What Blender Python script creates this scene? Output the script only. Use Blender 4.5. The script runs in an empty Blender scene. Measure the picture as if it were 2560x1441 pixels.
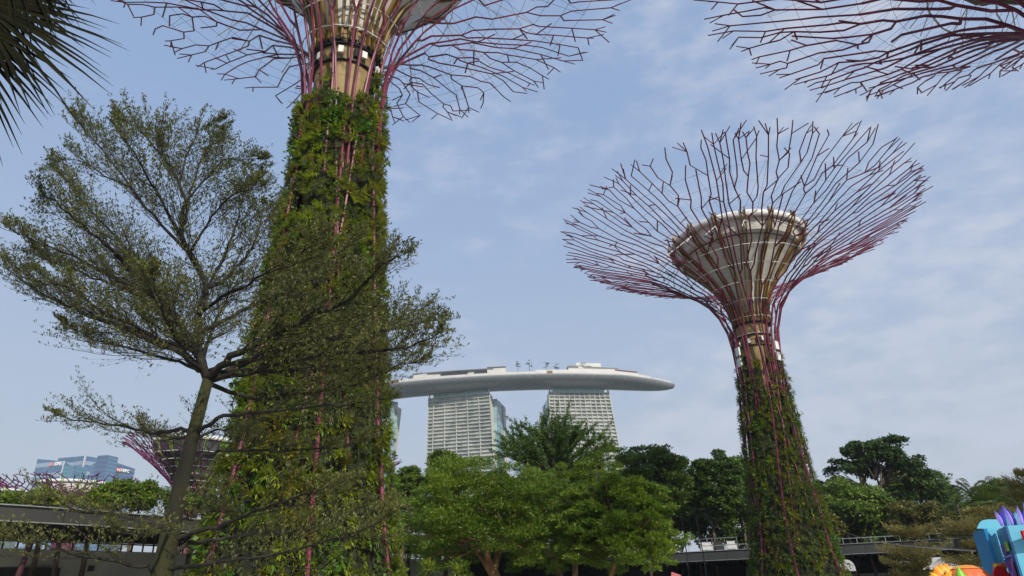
import bpy, math
import numpy as np
from mathutils import Vector

S = bpy.context.scene
RNG = np.random.default_rng(7)
PI = math.pi

# ------------------------------------------------------------------ camera
FPX, CX, CY = 1707.0, 1280.0, 720.5          # 24 mm equivalent lens, in photo pixels
U_ = np.array([1168 - CX, CY + 3016, -FPX]); U_ /= np.linalg.norm(U_)
F_ = np.array([0, 0, -1.0]); F_ -= F_ @ U_ * U_; F_ /= np.linalg.norm(F_)
M_ = np.array([np.cross(F_, U_), F_, U_])    # camera -> world
EYE = np.array([0, 0, 1.6])
cam = bpy.data.cameras.new('camera'); camo = bpy.data.objects.new('camera', cam)
S.collection.objects.link(camo); S.camera = camo
cam.sensor_width = 36; cam.lens = 36 * FPX / 2560; cam.clip_start = 0.1; cam.clip_end = 20000
from mathutils import Matrix
mw = Matrix([list(M_[i]) + [EYE[i]] for i in range(3)] + [[0, 0, 0, 1]])
camo.matrix_world = mw

# ------------------------------------------------------------------ sky, sun, exposure
SUN_EL, SUN_AZ = math.radians(36), math.radians(152)   # azimuth clockwise from +Y (behind right)
sd = Vector((math.sin(SUN_AZ) * math.cos(SUN_EL), math.cos(SUN_AZ) * math.cos(SUN_EL), math.sin(SUN_EL)))
W = bpy.data.worlds.new('World'); S.world = W; W.use_nodes = True
nt = W.node_tree; nt.nodes.clear()
def N(t, nt=nt, **k):
    n = nt.nodes.new(t)
    for a, b in k.items(): setattr(n, a, b)
    return n
sky = N('ShaderNodeTexSky', sky_type='NISHITA', sun_disc=False)
sky.sun_elevation = SUN_EL; sky.sun_rotation = SUN_AZ
sky.air_density = 1.0; sky.dust_density = 2.5; sky.ozone_density = 2.0
tc = N('ShaderNodeTexCoord'); mp = N('ShaderNodeMapping'); mp.inputs['Scale'].default_value = (1.3, 1.3, 3.2)
mp.inputs['Rotation'].default_value = (0.25, 0.1, 0.5)
n1 = N('ShaderNodeTexNoise'); n1.inputs['Scale'].default_value = 1.6; n1.inputs['Detail'].default_value = 8; n1.inputs['Roughness'].default_value = 0.58
n2 = N('ShaderNodeTexNoise'); n2.inputs['Scale'].default_value = 13; n2.inputs['Detail'].default_value = 6; n2.inputs['Roughness'].default_value = 0.6
ma = N('ShaderNodeMath', operation='MULTIPLY_ADD'); ma.inputs[1].default_value = 0.42
rp = N('ShaderNodeMapRange'); rp.inputs['From Min'].default_value = .64; rp.inputs['From Max'].default_value = .98; rp.interpolation_type = 'SMOOTHSTEP'
sx = N('ShaderNodeSeparateXYZ'); hz_ = N('ShaderNodeMapRange'); hz_.inputs['From Min'].default_value = .62; hz_.inputs['From Max'].default_value = .10   # 0 high up, 1 near the horizon
veil = N('ShaderNodeMix', data_type='RGBA'); veil.inputs['A'].default_value = (3.2, 4.45, 6.8, 1); veil.inputs['B'].default_value = (4.1, 4.6, 5.15, 1)
cl_ = N('ShaderNodeMix', data_type='RGBA'); cl_.inputs['B'].default_value = (4.6, 5.0, 5.95, 1)
f1 = N('ShaderNodeMath', operation='MULTIPLY_ADD'); f1.inputs[1].default_value = .27; f1.inputs[2].default_value = .63
f2 = N('ShaderNodeMath', operation='MULTIPLY_ADD', use_clamp=True); f2.inputs[1].default_value = .30
xr = N('ShaderNodeMapRange'); xr.inputs['From Min'].default_value = -.35; xr.inputs['From Max'].default_value = .55; xr.inputs['To Min'].default_value = -.16; xr.inputs['To Max'].default_value = .11
ad2 = N('ShaderNodeMath', operation='ADD')
mx = N('ShaderNodeMix', data_type='RGBA'); bg = N('ShaderNodeBackground'); bg.inputs['Strength'].default_value = 0.125; wo = N('ShaderNodeOutputWorld')
L = nt.links.new
L(tc.outputs['Generated'], mp.inputs['Vector']); L(mp.outputs[0], n1.inputs['Vector']); L(mp.outputs[0], n2.inputs['Vector']); L(tc.outputs['Generated'], sx.inputs[0])
L(n2.outputs['Fac'], ma.inputs[0]); L(n1.outputs['Fac'], ma.inputs[2]); L(sx.outputs['X'], xr.inputs['Value']); L(ma.outputs[0], ad2.inputs[0]); L(xr.outputs[0], ad2.inputs[1]); L(ad2.outputs[0], rp.inputs['Value'])
L(sx.outputs['Z'], hz_.inputs['Value']); L(hz_.outputs[0], veil.inputs['Factor']); L(veil.outputs['Result'], cl_.inputs['A']); L(rp.outputs[0], cl_.inputs['Factor'])
L(hz_.outputs[0], f1.inputs[0]); L(f1.outputs[0], f2.inputs[2]); L(rp.outputs[0], f2.inputs[0]); L(f2.outputs[0], mx.inputs['Factor'])
L(sky.outputs[0], mx.inputs['A']); L(cl_.outputs['Result'], mx.inputs['B']); L(mx.outputs['Result'], bg.inputs['Color']); L(bg.outputs[0], wo.inputs[0])
sl = bpy.data.lights.new('sun', 'SUN'); sl.energy = 4.3; sl.angle = math.radians(0.6); sl.color = (1, 0.93, 0.82)
so = bpy.data.objects.new('sun', sl); S.collection.objects.link(so); so.rotation_euler = sd.to_track_quat('Z', 'Y').to_euler()
S.view_settings.view_transform = 'Standard'; S.view_settings.look = 'None'; S.view_settings.gamma = 1
S.view_settings.use_curve_mapping = False; S.view_settings.exposure = 0.0
S.cycles.max_bounces = 6; S.cycles.transparent_max_bounces = 8; S.cycles.volume_bounces = 0

# ------------------------------------------------------------------ helpers
def ray(px, py):
    d = np.array([px - CX, CY - py, -FPX]); d /= np.linalg.norm(d); return M_ @ d
def at(px, py, Y):
    d = ray(px, py); return EYE + d * Y / d[1]
def atz(px, py, Z):
    d = ray(px, py); return EYE + d * (Z - EYE[2]) / d[2]
def mpp(Y, px=1280, py=1000):                 # metres per photo pixel at depth Y
    P = at(px, py, Y) - EYE; return -(P @ M_)[2] / FPX
def nrm(a):
    a = np.asarray(a, float); return a / np.maximum(np.linalg.norm(a, axis=-1, keepdims=True), 1e-9)

class Geo:
    def __init__(s): s.V = []; s.Q = []; s.T = []; s.P = []; s.n = 0; s.mi = 0; s.QM = []; s.TM = []; s.PM = []
    def add(s, V, Q=None, T=None, P=None):
        V = np.asarray(V, float).reshape(-1, 3)
        if Q is not None and len(Q): q = np.asarray(Q, int) + s.n; s.Q.append(q); s.QM.append(np.full(len(q), s.mi))
        if T is not None and len(T): t = np.asarray(T, int) + s.n; s.T.append(t); s.TM.append(np.full(len(t), s.mi))
        if P is not None:
            for p in P: s.P.append([i + s.n for i in p]); s.PM.append(s.mi)
        s.V.append(V); s.n += len(V); return s
    def box(s, c, size, rz=0, M=None):
        c = np.array(c, float); h = np.array(size, float) / 2
        v = np.array([[x, y, z] for x in (-1, 1) for y in (-1, 1) for z in (-1, 1)]) * h
        if M is not None: v = v @ np.array(M)
        elif rz: ca, sa = math.cos(rz), math.sin(rz); v = v @ np.array([[ca, sa, 0], [-sa, ca, 0], [0, 0, 1]])
        return s.add(v + c, Q=[[0, 1, 3, 2], [4, 6, 7, 5], [0, 4, 5, 1], [2, 3, 7, 6], [0, 2, 6, 4], [1, 5, 7, 3]])
    def beam(s, a, b, w, h):                  # box section between two points
        a = np.array(a, float); b = np.array(b, float); d = nrm(b - a)
        u = np.cross(d, [0, 0, 1]); u = nrm(u) if np.linalg.norm(u) > 1e-3 else np.array([1., 0, 0]); v = np.cross(u, d)
        V = [p + u * w / 2 * i + v * h / 2 * j for p in (a, b) for i, j in ((-1, -1), (1, -1), (1, 1), (-1, 1))]
        return s.add(V, Q=[[0, 3, 2, 1], [4, 5, 6, 7], [0, 1, 5, 4], [1, 2, 6, 5], [2, 3, 7, 6], [3, 0, 4, 7]])
    def segs(s, p0, p1, r0, r1, k=5):         # many tapered tubes at once
        p0 = np.asarray(p0, float).reshape(-1, 3); p1 = np.asarray(p1, float).reshape(-1, 3); n = len(p0)
        if n == 0: return s
        r0 = np.broadcast_to(r0, n)[:, None, None]; r1 = np.broadcast_to(r1, n)[:, None, None]
        d = nrm(p1 - p0); ref = np.where(np.abs(d[:, 2:3]) > .9, [[1., 0, 0]], [[0, 0, 1.]])
        u = nrm(np.cross(d, ref)); v = np.cross(d, u)
        a = np.arange(k) * 2 * PI / k
        ring = u[:, None] * np.cos(a)[None, :, None] + v[:, None] * np.sin(a)[None, :, None]
        V = np.concatenate([p0[:, None] + ring * r0, p1[:, None] + ring * r1], 1)
        i = np.arange(k); j = (i + 1) % k
        Q = np.stack([i, j, j + k, i + k], 1)[None] + (np.arange(n) * 2 * k)[:, None, None]
        s.add(V, Q=Q.reshape(-1, 4))
        if k > 3:
            s.P += [[int(x) for x in (np.arange(k) + e * 2 * k + s.n - n * 2 * k)] [::-1] for e in range(n)] if n < 60 else []
            s.P += [[int(x) for x in (np.arange(k) + k + e * 2 * k + s.n - n * 2 * k)] for e in range(n)] if n < 60 else []
            if n < 60: s.PM += [s.mi] * (2 * n)
        return s
    def sweep(s, pts, rad, k=8, caps=True):   # smooth tube along a polyline
        P = np.asarray(pts, float); n = len(P); rad = np.broadcast_to(rad, n)
        T = nrm(np.gradient(P, axis=0)); u = np.cross(T[0], [0, 0, 1.]); u = u if np.linalg.norm(u) > .1 else np.cross(T[0], [1., 0, 0]); u = nrm(u)
        a = np.arange(k) * 2 * PI / k; V = []
        for i in range(n):
            u = nrm(u - (u @ T[i]) * T[i]); v = np.cross(T[i], u)
            V.append(P[i] + (u * np.cos(a)[:, None] + v * np.sin(a)[:, None]) * rad[i])
        i = np.arange(k); j = (i + 1) % k
        Q = np.concatenate([np.stack([i, j, j + k, i + k], 1) + m * k for m in range(n - 1)])
        return s.add(np.concatenate(V), Q=Q, P=[list(range(k))[::-1], [k * (n - 1) + x for x in range(k)]] if caps else None)
    def lathe(s, prof, c=(0, 0, 0), k=24, a0=0, a1=2 * PI):
        full = abs(a1 - a0 - 2 * PI) < 1e-6; m = k if full else k + 1
        a = a0 + (a1 - a0) * np.arange(m) / k
        V = np.concatenate([np.stack([r * np.sin(a) + c[0], r * np.cos(a) + c[1], np.full(m, z + c[2])], 1) for r, z in prof])
        i = np.arange(k); j = (i + 1) % m
        Q = np.concatenate([np.stack([i + q * m, i + (q + 1) * m, j + (q + 1) * m, j + q * m], 1) for q in range(len(prof) - 1)])
        return s.add(V, Q=Q)
    def prism(s, tops, z0):                   # vertical walls under a polygon of top points
        t = np.asarray(tops, float); b = t.copy(); b[:, 2] = z0 if np.ndim(z0) == 0 else z0; n = len(t)
        return s.add(np.concatenate([t, b]), Q=[[i, i + n, (i + 1) % n + n, (i + 1) % n] for i in range(n)], P=[list(range(n)), list(range(2 * n - 1, n - 1, -1))])
    def leaves(s, pos, d, nr, Ln, Wd):        # rhombic leaves
        pos = np.asarray(pos); n = len(pos)
        if n == 0: return s
        d = nrm(d); sd_ = nrm(np.cross(d, nr)); Ln = np.broadcast_to(Ln, n)[:, None]; Wd = np.broadcast_to(Wd, n)[:, None]
        V = np.stack([pos, pos + d * Ln * .55 + sd_ * Wd / 2, pos + d * Ln, pos + d * Ln * .55 - sd_ * Wd / 2], 1)
        return s.add(V, Q=np.arange(n * 4).reshape(n, 4))
    def blades(s, pos, d, Ln, Wd, droop=.35): # bent strap leaves
        n = len(pos)
        if n == 0: return s
        d = nrm(d); sd_ = np.cross(d, [0, 0, 1.]); sd_ = nrm(sd_ + 1e-4); Ln = np.broadcast_to(Ln, n)[:, None]; Wd = np.broadcast_to(Wd, n)[:, None]
        z = np.array([[0, 0, 1.]]); m = pos + d * Ln * .5; t = pos + d * Ln * .9 - z * Ln * droop
        V = np.stack([pos - sd_ * Wd * .3, pos + sd_ * Wd * .3, m + sd_ * Wd * .5, m - sd_ * Wd * .5, t], 1)
        o = np.arange(n)[:, None] * 5
        return s.add(V, Q=o + np.array([[0, 1, 2, 3]]), T=o + np.array([[3, 2, 4]]))
    def mesh(s, name, mats, smooth=False, off=(0, 0, 0)):
        me = bpy.data.meshes.new(name); V = np.concatenate(s.V) - np.array(off)
        Q = np.concatenate(s.Q) if s.Q else np.zeros((0, 4), int); T = np.concatenate(s.T) if s.T else np.zeros((0, 3), int)
        lp = np.concatenate([Q.ravel(), T.ravel()] + [np.array(p) for p in s.P]).astype(np.int32)
        sz = np.concatenate([np.full(len(Q), 4), np.full(len(T), 3), np.array([len(p) for p in s.P])]).astype(np.int32)
        st = np.concatenate([[0], np.cumsum(sz)[:-1]]).astype(np.int32)
        me.vertices.add(len(V)); me.vertices.foreach_set('co', V.astype(np.float32).ravel())
        me.loops.add(len(lp)); me.loops.foreach_set('vertex_index', lp)
        me.polygons.add(len(sz)); me.polygons.foreach_set('loop_start', st); me.polygons.foreach_set('loop_total', sz)
        mi = np.concatenate([np.concatenate(x) if len(x) else np.zeros(0) for x in (s.QM, s.TM)] + [np.array(s.PM)]).astype(np.int32)
        me.polygons.foreach_set('material_index', mi)
        me.polygons.foreach_set('use_smooth', np.full(len(sz), bool(smooth)))
        me.update(calc_edges=True)
        for m in (mats if isinstance(mats, (list, tuple)) else [mats]): me.materials.append(m)
        return me

def tag(o, label=None, cat=None, group=None, kind=None):
    if label: o['label'] = label
    if cat: o['category'] = cat
    if group: o['group'] = group
    if kind: o['kind'] = kind
    return o
def thing(name, loc, label, cat, group=None):
    o = bpy.data.objects.new(name, None); S.collection.objects.link(o); o.location = tuple(float(x) for x in loc); o.empty_display_size = .2
    return tag(o, label, cat, group)
def wloc(o):
    p = np.zeros(3)
    while o is not None: p = p + np.array(o.location); o = o.parent
    return p
def part(name, g, mat, parent=None, smooth=False, label=None, kind=None):
    off = wloc(parent) if parent is not None else np.zeros(3)
    o = bpy.data.objects.new(name, g.mesh(name, mat, smooth, off)); S.collection.objects.link(o)
    if parent is not None: o.parent = parent
    if label: o['label'] = label
    if kind: o['kind'] = kind
    return o
def solo(name, g, mat, loc, label, cat, group=None, smooth=False, kind=None):
    me = g.mesh(name, mat, smooth, loc); o = bpy.data.objects.new(name, me); S.collection.objects.link(o); o.location = tuple(float(x) for x in loc)
    return tag(o, label, cat, group, kind)
def copy_tree(o, parent=None):
    c = o.copy(); S.collection.objects.link(c)
    if parent is not None: c.parent = parent
    for ch in [x for x in o.children]: copy_tree(ch, c)
    return c

# ------------------------------------------------------------------ materials
def mat(name, col, rough=.6, metal=0, var=.15, scale=3.0, col2=None, trans=0, island=0, bump=0, stretch=(1, 1, 1), spec=.4, detail=5, lo=.35, hi=.65):
    m = bpy.data.materials.new(name); m.use_nodes = True; t = m.node_tree; b = t.nodes['Principled BSDF']; out = t.nodes['Material Output']
    c2 = col2 if col2 is not None else tuple(min(1, c * (1 + var)) for c in col); c1 = col if col2 is not None else tuple(c * (1 - var) for c in col)
    co = N('ShaderNodeTexCoord', t); mpn = N('ShaderNodeMapping', t); mpn.inputs['Scale'].default_value = stretch
    no = N('ShaderNodeTexNoise', t); no.inputs['Scale'].default_value = scale; no.inputs['Detail'].default_value = detail
    cr = N('ShaderNodeMapRange', t); cr.inputs['From Min'].default_value = lo; cr.inputs['From Max'].default_value = hi
    mi = N('ShaderNodeMix', t, data_type='RGBA'); mi.inputs['A'].default_value = (*c1, 1); mi.inputs['B'].default_value = (*c2, 1)
    l = t.links.new
    l(co.outputs['Object'], mpn.inputs[0]); l(mpn.outputs[0], no.inputs['Vector']); l(no.outputs['Fac'], cr.inputs['Value'])
    fac = cr.outputs[0]
    if island:
        ge = N('ShaderNodeNewGeometry', t); a = N('ShaderNodeMix', t); a.inputs['Factor'].default_value = island
        l(cr.outputs[0], a.inputs['A']); l(ge.outputs['Random Per Island'], a.inputs['B']); fac = a.outputs['Result']
    l(fac, mi.inputs['Factor']); colo = mi.outputs['Result']; l(colo, b.inputs['Base Color'])
    b.inputs['Roughness'].default_value = rough; b.inputs['Metallic'].default_value = metal; b.inputs['Specular IOR Level'].default_value = spec
    if bump:
        bn = N('ShaderNodeBump', t); bn.inputs['Strength'].default_value = bump; l(no.outputs['Fac'], bn.inputs['Height']); l(bn.outputs[0], b.inputs['Normal'])
    if trans:
        tr = N('ShaderNodeBsdfTranslucent', t); ms = N('ShaderNodeMixShader', t); ms.inputs[0].default_value = trans
        l(colo, tr.inputs['Color']); l(b.outputs[0], ms.inputs[1]); l(tr.outputs[0], ms.inputs[2]); l(ms.outputs[0], out.inputs[0])
    return m
def leafmat(name, a, b, scale=.6, trans=.35, island=.45, rough=.45, spec=.35):
    return mat(name, a, rough, 0, 0, scale, col2=b, trans=trans, island=island, spec=spec, detail=3)
M = {}
M['steel'] = mat('magenta_steel', (.165, .022, .050), .45, 0, .25, .8, bump=.02)
M['steel_far'] = mat('magenta_steel_far', (.15, .025, .10), .5)
M['cable'] = mat('cable_steel', (.10, .10, .12), .4, .3)
M['white_steel'] = mat('white_steel', (.72, .71, .68), .4, var=.08)
M['gold'] = mat('gold_ribs', (.19, .11, .022), .4, .1, .3, 1.5, stretch=(1, 1, .2))
M['cream'] = mat('cream_cladding', (.52, .50, .45), .5, 0, 0, 1.1, col2=(.66, .64, .59), stretch=(1, 1, .12), lo=.3, hi=.6)
M['concrete'] = mat('tan_concrete', (.20, .125, .045), .85, 0, 0, .9, col2=(.36, .26, .13), stretch=(1.4, 1.4, .3), bump=.1)
M['felt'] = mat('planting_felt', (.010, .013, .006), .95, col2=(.03, .035, .014), scale=1.5)
M['dark'] = mat('dark_metal', (.022, .022, .024), .5)
M['fern'] = leafmat('fern_leaves', (.09, .15, .013), (.38, .43, .035), .9)
M['brom'] = leafmat('bromeliad_leaves', (.17, .10, .016), (.33, .37, .04), 1.3, island=.4)
M['moss'] = leafmat('grey_green_tufts', (.08, .11, .035), (.24, .28, .12), .8)
M['vine'] = leafmat('bright_creeper', (.05, .12, .012), (.13, .26, .025), .9)
M['bark'] = mat('grey_bark', (.009, .008, .006), .9, 0, 0, 6, col2=(.030, .027, .020), stretch=(1, 1, .35), bump=.5)  # darkened so its colour carries the shade on the near tree's limbs
M['bark_moss'] = mat('mossy_bark', (.013, .011, .008), .9, 0, 0, 2.6, col2=(.036, .038, .010), stretch=(1, 1, .5), bump=.5)  # moss tint, with shade on the near trunk put into the dark tone
M['bark_tan'] = mat('tan_bark', (.10, .055, .022), .85, 0, 0, 3, col2=(.26, .15, .06), stretch=(1, 1, .4), bump=.3)
M['bark_far'] = mat('pale_bark', (.06, .045, .03), .9, 0, 0, 2, col2=(.15, .12, .085))
M['olive'] = leafmat('olive_small_leaves', (.072, .082, .018), (.200, .205, .060), 1.3, .35, .6, .5, .3)

# ------------------------------------------------------------------ ground
g = Geo(); g.add([[-6000, -6000, -.02], [6000, -6000, -.02], [6000, 6000, -.02], [-6000, 6000, -.02]], Q=[[0, 1, 2, 3]])
o = part('ground', g, mat('lawn_soil', (.035, .05, .015), .95, 0, 0, .25, col2=(.07, .085, .03))); tag(o, kind='structure')
g = Geo(); a = np.arange(64) * 2 * PI / 64
g.add(np.stack([np.sin(a) * 42 + 6, np.cos(a) * 42 + 14, np.full(64, .012)], 1), P=[list(range(64))[::-1]])
o = part('plaza', g, mat('plaza_paving', (.34, .32, .28), .85, var=.2, scale=1.2, bump=.1)); tag(o, kind='structure')

# ------------------------------------------------------------------ steel tree towers
def tree_tower(loc, prof, bowl, core_r, plant_top, label, seed, nst=22, fork_r=2.6, spacing=1.2, step=2.3, tube=.105, tip=.052,
               steel='steel', plants=True, gold='gold', hoops=(), dens=9, gear=None, jit=1.0, drum=None, diag=8, body='cream', base_t=None, cab=True, fmat='cream'):
    rng = np.random.default_rng(seed); root = thing('tree_tower', (*loc, 0), label, 'tree tower', 'tree-shaped steel towers of the garden')
    c = np.array([*loc, 0.0]); pz = np.array([p[0] for p in prof], float); pr = np.array([p[1] for p in prof], float)
    # arc-length parametrised smooth profile
    tt = np.linspace(0, 1, 400); zz = np.interp(tt, np.linspace(0, 1, len(pz)), pz); rr_ = np.interp(tt, np.linspace(0, 1, len(pz)), pr)
    ker = np.hanning(31); ker /= ker.sum()
    def sm(x): y = np.concatenate([np.full(15, 0) + x[0] - (x[15:0:-1] - x[0]), x, x[-1] + (x[-1] - x[-2:-17:-1])]); return np.convolve(y, ker, 'valid')
    zz, rr_ = sm(zz), sm(rr_); ss = np.concatenate([[0], np.cumsum(np.hypot(np.diff(zz), np.diff(rr_)))])
    def pos(th, s, off=0.0):
        z = np.interp(s, ss, zz); r = np.interp(s, ss, rr_) + off
        ex = np.maximum(s - ss[-1], 0); r = r + ex * .96; z = z + ex * .26
        th, r, z = np.broadcast_arrays(th, r, z); return np.stack([c[0] + r * np.sin(th), c[1] + r * np.cos(th), z], -1)
    def R(s): return float(np.interp(s, ss, rr_))
    wi = int(np.argmin(rr_)); s_w = ss[wi]                        # waist
    s_f = float(ss[wi + np.argmax(rr_[wi:] >= fork_r)]); s_end = float(ss[-1])
    # ribs, then forking levels
    act = [[i * 2 * PI / nst + rng.normal(0, .03), s_f, i] for i in range(nst)]
    G = [Geo() for _ in range(nst)]
    for th, s, i in act:
        sv = np.linspace(0, s_f, 16); w = rng.normal(0, .06)
        G[i].sweep(pos(th + w * np.sin(sv / s_f * PI * 2) + 0 * sv, sv, np.where(sv < s_w * .84, .18 if i % 3 == 0 else -.25, .06)), np.interp(sv, [0, s_w * .8, s_f], [base_t or tube * 1.1, tube, tube]), 7)
    s = s_f; li = 0; tipsegs = []
    while s < s_end - .9 * step:
        ds = step * (1 + .1 * rng.normal()); s2 = min(s + ds, s_end); last = s2 > s_end - .9 * step
        act.sort(key=lambda a: a[0]); n = len(act); th = np.array([a[0] for a in act])
        gap = (np.roll(th, -1) - np.roll(th, 1)) % (2 * PI)
        want = int(2 * PI * R(s2) / spacing); nf = max(0, min(n, want - n))
        score = gap * (1 + .35 * rng.normal(size=n)); idx = set(np.argsort(-score)[:nf].tolist())
        new = []
        for q, a in enumerate(act):
            if q in idx: new += [[a[0] - gap[q] * .17, q, 1], [a[0] + gap[q] * .17, q, 1]]
            else: new.append([a[0] + rng.normal() * gap[q] * .30 * jit, q, 0])
        nt_ = np.array([x[0] for x in new])
        for _ in range(2):
            mid = np.stack([np.roll(nt_, 1), np.roll(nt_, -1)]); mid[0][0] -= 2 * PI; mid[1][-1] += 2 * PI
            nt_ = nt_ + .36 * (mid.mean(0) - nt_)
        frac = (s2 - s_f) / (s_end - s_f); r1 = tube * (1 - frac) + tip * frac; r0 = r1 * 1.05; nxt = []
        for x, tn in zip(new, nt_):
            a = act[x[1]]; sj = s2 + rng.uniform(-.38, .38) * step * (0 if last else 1); k = 5 if r1 > .07 else 4
            p0 = pos(a[0], a[1], .06 if li == 0 else 0)
            if x[2]:
                sm_ = a[1] + (sj - a[1]) * rng.uniform(.28, .55); tm = a[0] + (tn - a[0]) * rng.uniform(.85, 1.25)
                pm = pos(tm, sm_, rng.normal(0, .07)); p1 = pos(tn + rng.normal() * .1 * spacing / R(s2), sj)
                G[a[2]].segs([p0, pm], [pm, p1], r1, r1, k)
            else:
                p1 = pos(tn, sj); G[a[2]].segs([p0], [p1], r1, r1, k)
            if R(s2) > .42 * R(s_end) and rng.random() < .4:     # loose side twigs
                sg = rng.choice([-1, 1]); pa = pos(tn + sg * rng.uniform(.6, 1.35) * spacing / R(s2), sj + rng.uniform(.2, 1.5), rng.normal(.1, .25))
                G[a[2]].segs([p1], [pa], r1 * .9, r1 * .9, 4)
            if R(s2) > .5 * R(s_end) and rng.random() < .04 and not last: continue
            nxt.append([math.atan2(p1[0] - c[0], p1[1] - c[1]) % (2 * PI), sj, a[2]])
        act = nxt; s = s2; li += 1
    for th, s1, i in act:                                          # ends of the branches
        p0 = pos(th, s1); e = rng.uniform(.4, 1.7); sp = rng.normal() * .6 * spacing / R(s_end)
        p1 = pos(th + sp, s1 + e, rng.normal(0, .08)); G[i].segs([p0], [p1], tip, tip * .9, 4)
        if rng.random() < .6:
            p2 = pos(th + sp - np.sign(sp) * rng.uniform(.5, .9) * spacing / R(s_end), s1 + rng.uniform(.5, 1.3)); G[i].segs([p0], [p2], tip * .9, tip * .85, 4)
    for i in range(nst): part('branch', G[i], M[steel], root)
    # diagonal braces
    for i in range(diag):
        t0 = (i + .37) * 2 * PI / diag; sg = 1 if i % 2 else -1; sa, sb = rng.uniform(0, .35) * s_w, s_f + rng.uniform(.5, 2.5)
        if i % 3 == 2: sb = s_w * .85
        sv = np.linspace(sa, sb, 14); gg = Geo().sweep(pos(t0 + sg * (sv - sa) / (sb - sa) * .9, sv, np.where(sv < s_w * .6, -.02, .13)), tube * .85, 6); part('diagonal_brace', gg, M[steel], root)
    # white hoops
    for z in hoops:
        sz = float(np.interp(z, zz[wi:], ss[wi:])); m = nst; a = (np.arange(m) + .0) * 2 * PI / m
        P = pos(a, sz, -.12); part('hoop', Geo().segs(P, np.roll(P, -1, 0), tube * .42, tube * .42, 5), M['white_steel'], root)
    # cables: rings and crossing stays
    if cab:
        gc = Geo(); m = 72; a = np.arange(m) * 2 * PI / m
        for rj in np.arange(.40, .90, .09) * R(s_end):
            sj = float(np.interp(rj, rr_[wi:], ss[wi:])); P = pos(a, sj, .03); gc.segs(P, np.roll(P, -1, 0), .011, .011, 3)
        gr = Geo(); m = 30; rb, zb = bowl[-1]; a = np.arange(m) * 2 * PI / m
        pb = np.stack([c[0] + rb * np.sin(a), c[1] + rb * np.cos(a), np.full(m, zb - .3)], 1)
        for da, f in ((.10, .86), (-.10, .86), (.2, .62), (-.2, .62)):
            sj = float(np.interp(f * R(s_end), rr_[wi:], ss[wi:])); gr.segs(pb, pos(a + da, sj), .011, .011, 3)
        part('ring_cable', gc, M['cable'], root, kind='stuff'); part('stay_cable', gr, M['cable'], root, kind='stuff')
    # core column and bowl
    zb0 = bowl[0][1]; gk = Geo().lathe([(core_r * 1.02, 0), (core_r, zb0 * .6), (core_r, zb0 + .4)], c, 32)
    for z in np.arange(3, zb0, 2.0): gk.lathe([(core_r + .0, z), (core_r + .012, z + .02), (core_r, z + .04)], c, 32)
    core = part('core_column', gk, M['concrete'] if body != 'far' else M['cream'], root, smooth=False)
    fb = part('funnel', Geo().lathe([(r - .02, z) for r, z in bowl] + [(bowl[-1][0] - .35, bowl[-1][1] + .02), (bowl[-1][0] - .4, bowl[-1][1] - .8), (core_r * .9, bowl[1][1])], c, 48), M[fmat], root, smooth=False)
    rb, zb = bowl[-1]
    part('rim', Geo().lathe([(rb - .1, zb - .55), (rb + .13, zb - .5), (rb + .2, zb - .2), (rb + .1, zb + .08), (rb - .3, zb + .1)], c, 48), M['white_steel'], fb, smooth=True)
    ng = 16
    for i in range(ng):
        gg = Geo(); a0 = (i + .5) * 2 * PI / ng
        for da in (-1, 1):
            pts = []
            for r, z in [(bowl[0][0] + .10, zb0 - .9)] + [(r + .12, z) for r, z in bowl[:-1]] + [(rb + .28, zb - .1), (rb + .18, zb + .3)]:
                a = a0 + da * (.17 / max(r, 1.2)); pts.append([c[0] + r * math.sin(a), c[1] + r * math.cos(a), z])
            for q in range(len(pts) - 1): gg.beam(pts[q], pts[q + 1], .10, .18)
        part('funnel_rib', gg, M[gold], fb)
        # white strut from rib to branches
        if cab:
            a = a0; f = .5; pA = [c[0] + (rb + .2) * math.sin(a), c[1] + (rb + .2) * math.cos(a), zb - 1.0]
            sj = float(np.interp(zb - 2.4, zz[wi:], ss[wi:])); pB = pos(np.array([a + .07, a - .07]), sj)
            part('strut', Geo().segs([pA, pA], pB, .035, .035, 4), M['white_steel'], root)
    if drum:
        r, z = drum; part('funnel_seam', Geo().lathe([(r + .03, z - .06), (r + .07, z), (r + .05, z + .07)], c, 48), M['dark'], fb)
    # ring of equipment below the funnel
    if gear:
        z = gear; gq = Geo().lathe([(core_r + .02, z - .5), (core_r + .14, z - .5), (core_r + .14, z - .42), (core_r + .02, z - .42)], c, 28).lathe([(core_r + .02, z + .5), (core_r + .16, z + .5), (core_r + .16, z + .58), (core_r + .02, z + .58)], c, 28)
        part('service_ring', gq, M['dark'], core)
        gq = Geo().lathe([(core_r + .02, zb0 - 1.0), (core_r + .16, zb0 - .98), (core_r + .16, zb0 - .86), (core_r + .02, zb0 - .84)], c, 28)
        for i in range(20):
            a = i * 2 * PI / 20; gq.box([c[0] + (core_r + .14) * math.sin(a), c[1] + (core_r + .14) * math.cos(a), zb0 - .8], (.16, .2, .3), -a)
        part('clamp_ring', gq, M['dark'], core)
        for i in range(9):
            a = i * 2 * PI / 9 + .25; gq = Geo().box([c[0] + (core_r + .18) * math.sin(a), c[1] + (core_r + .18) * math.cos(a), z + rng.uniform(-.15, .15)], (.26, .14, .4), -a + rng.normal(0, .2))
            gq.mi = 1; gq.box([c[0] + (core_r + .1) * math.sin(a + .25), c[1] + (core_r + .1) * math.cos(a + .25), z], (.2, .2, .5), -a); part('floodlight_box', gq, [M['white_steel'], M['dark']], core)
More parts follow.
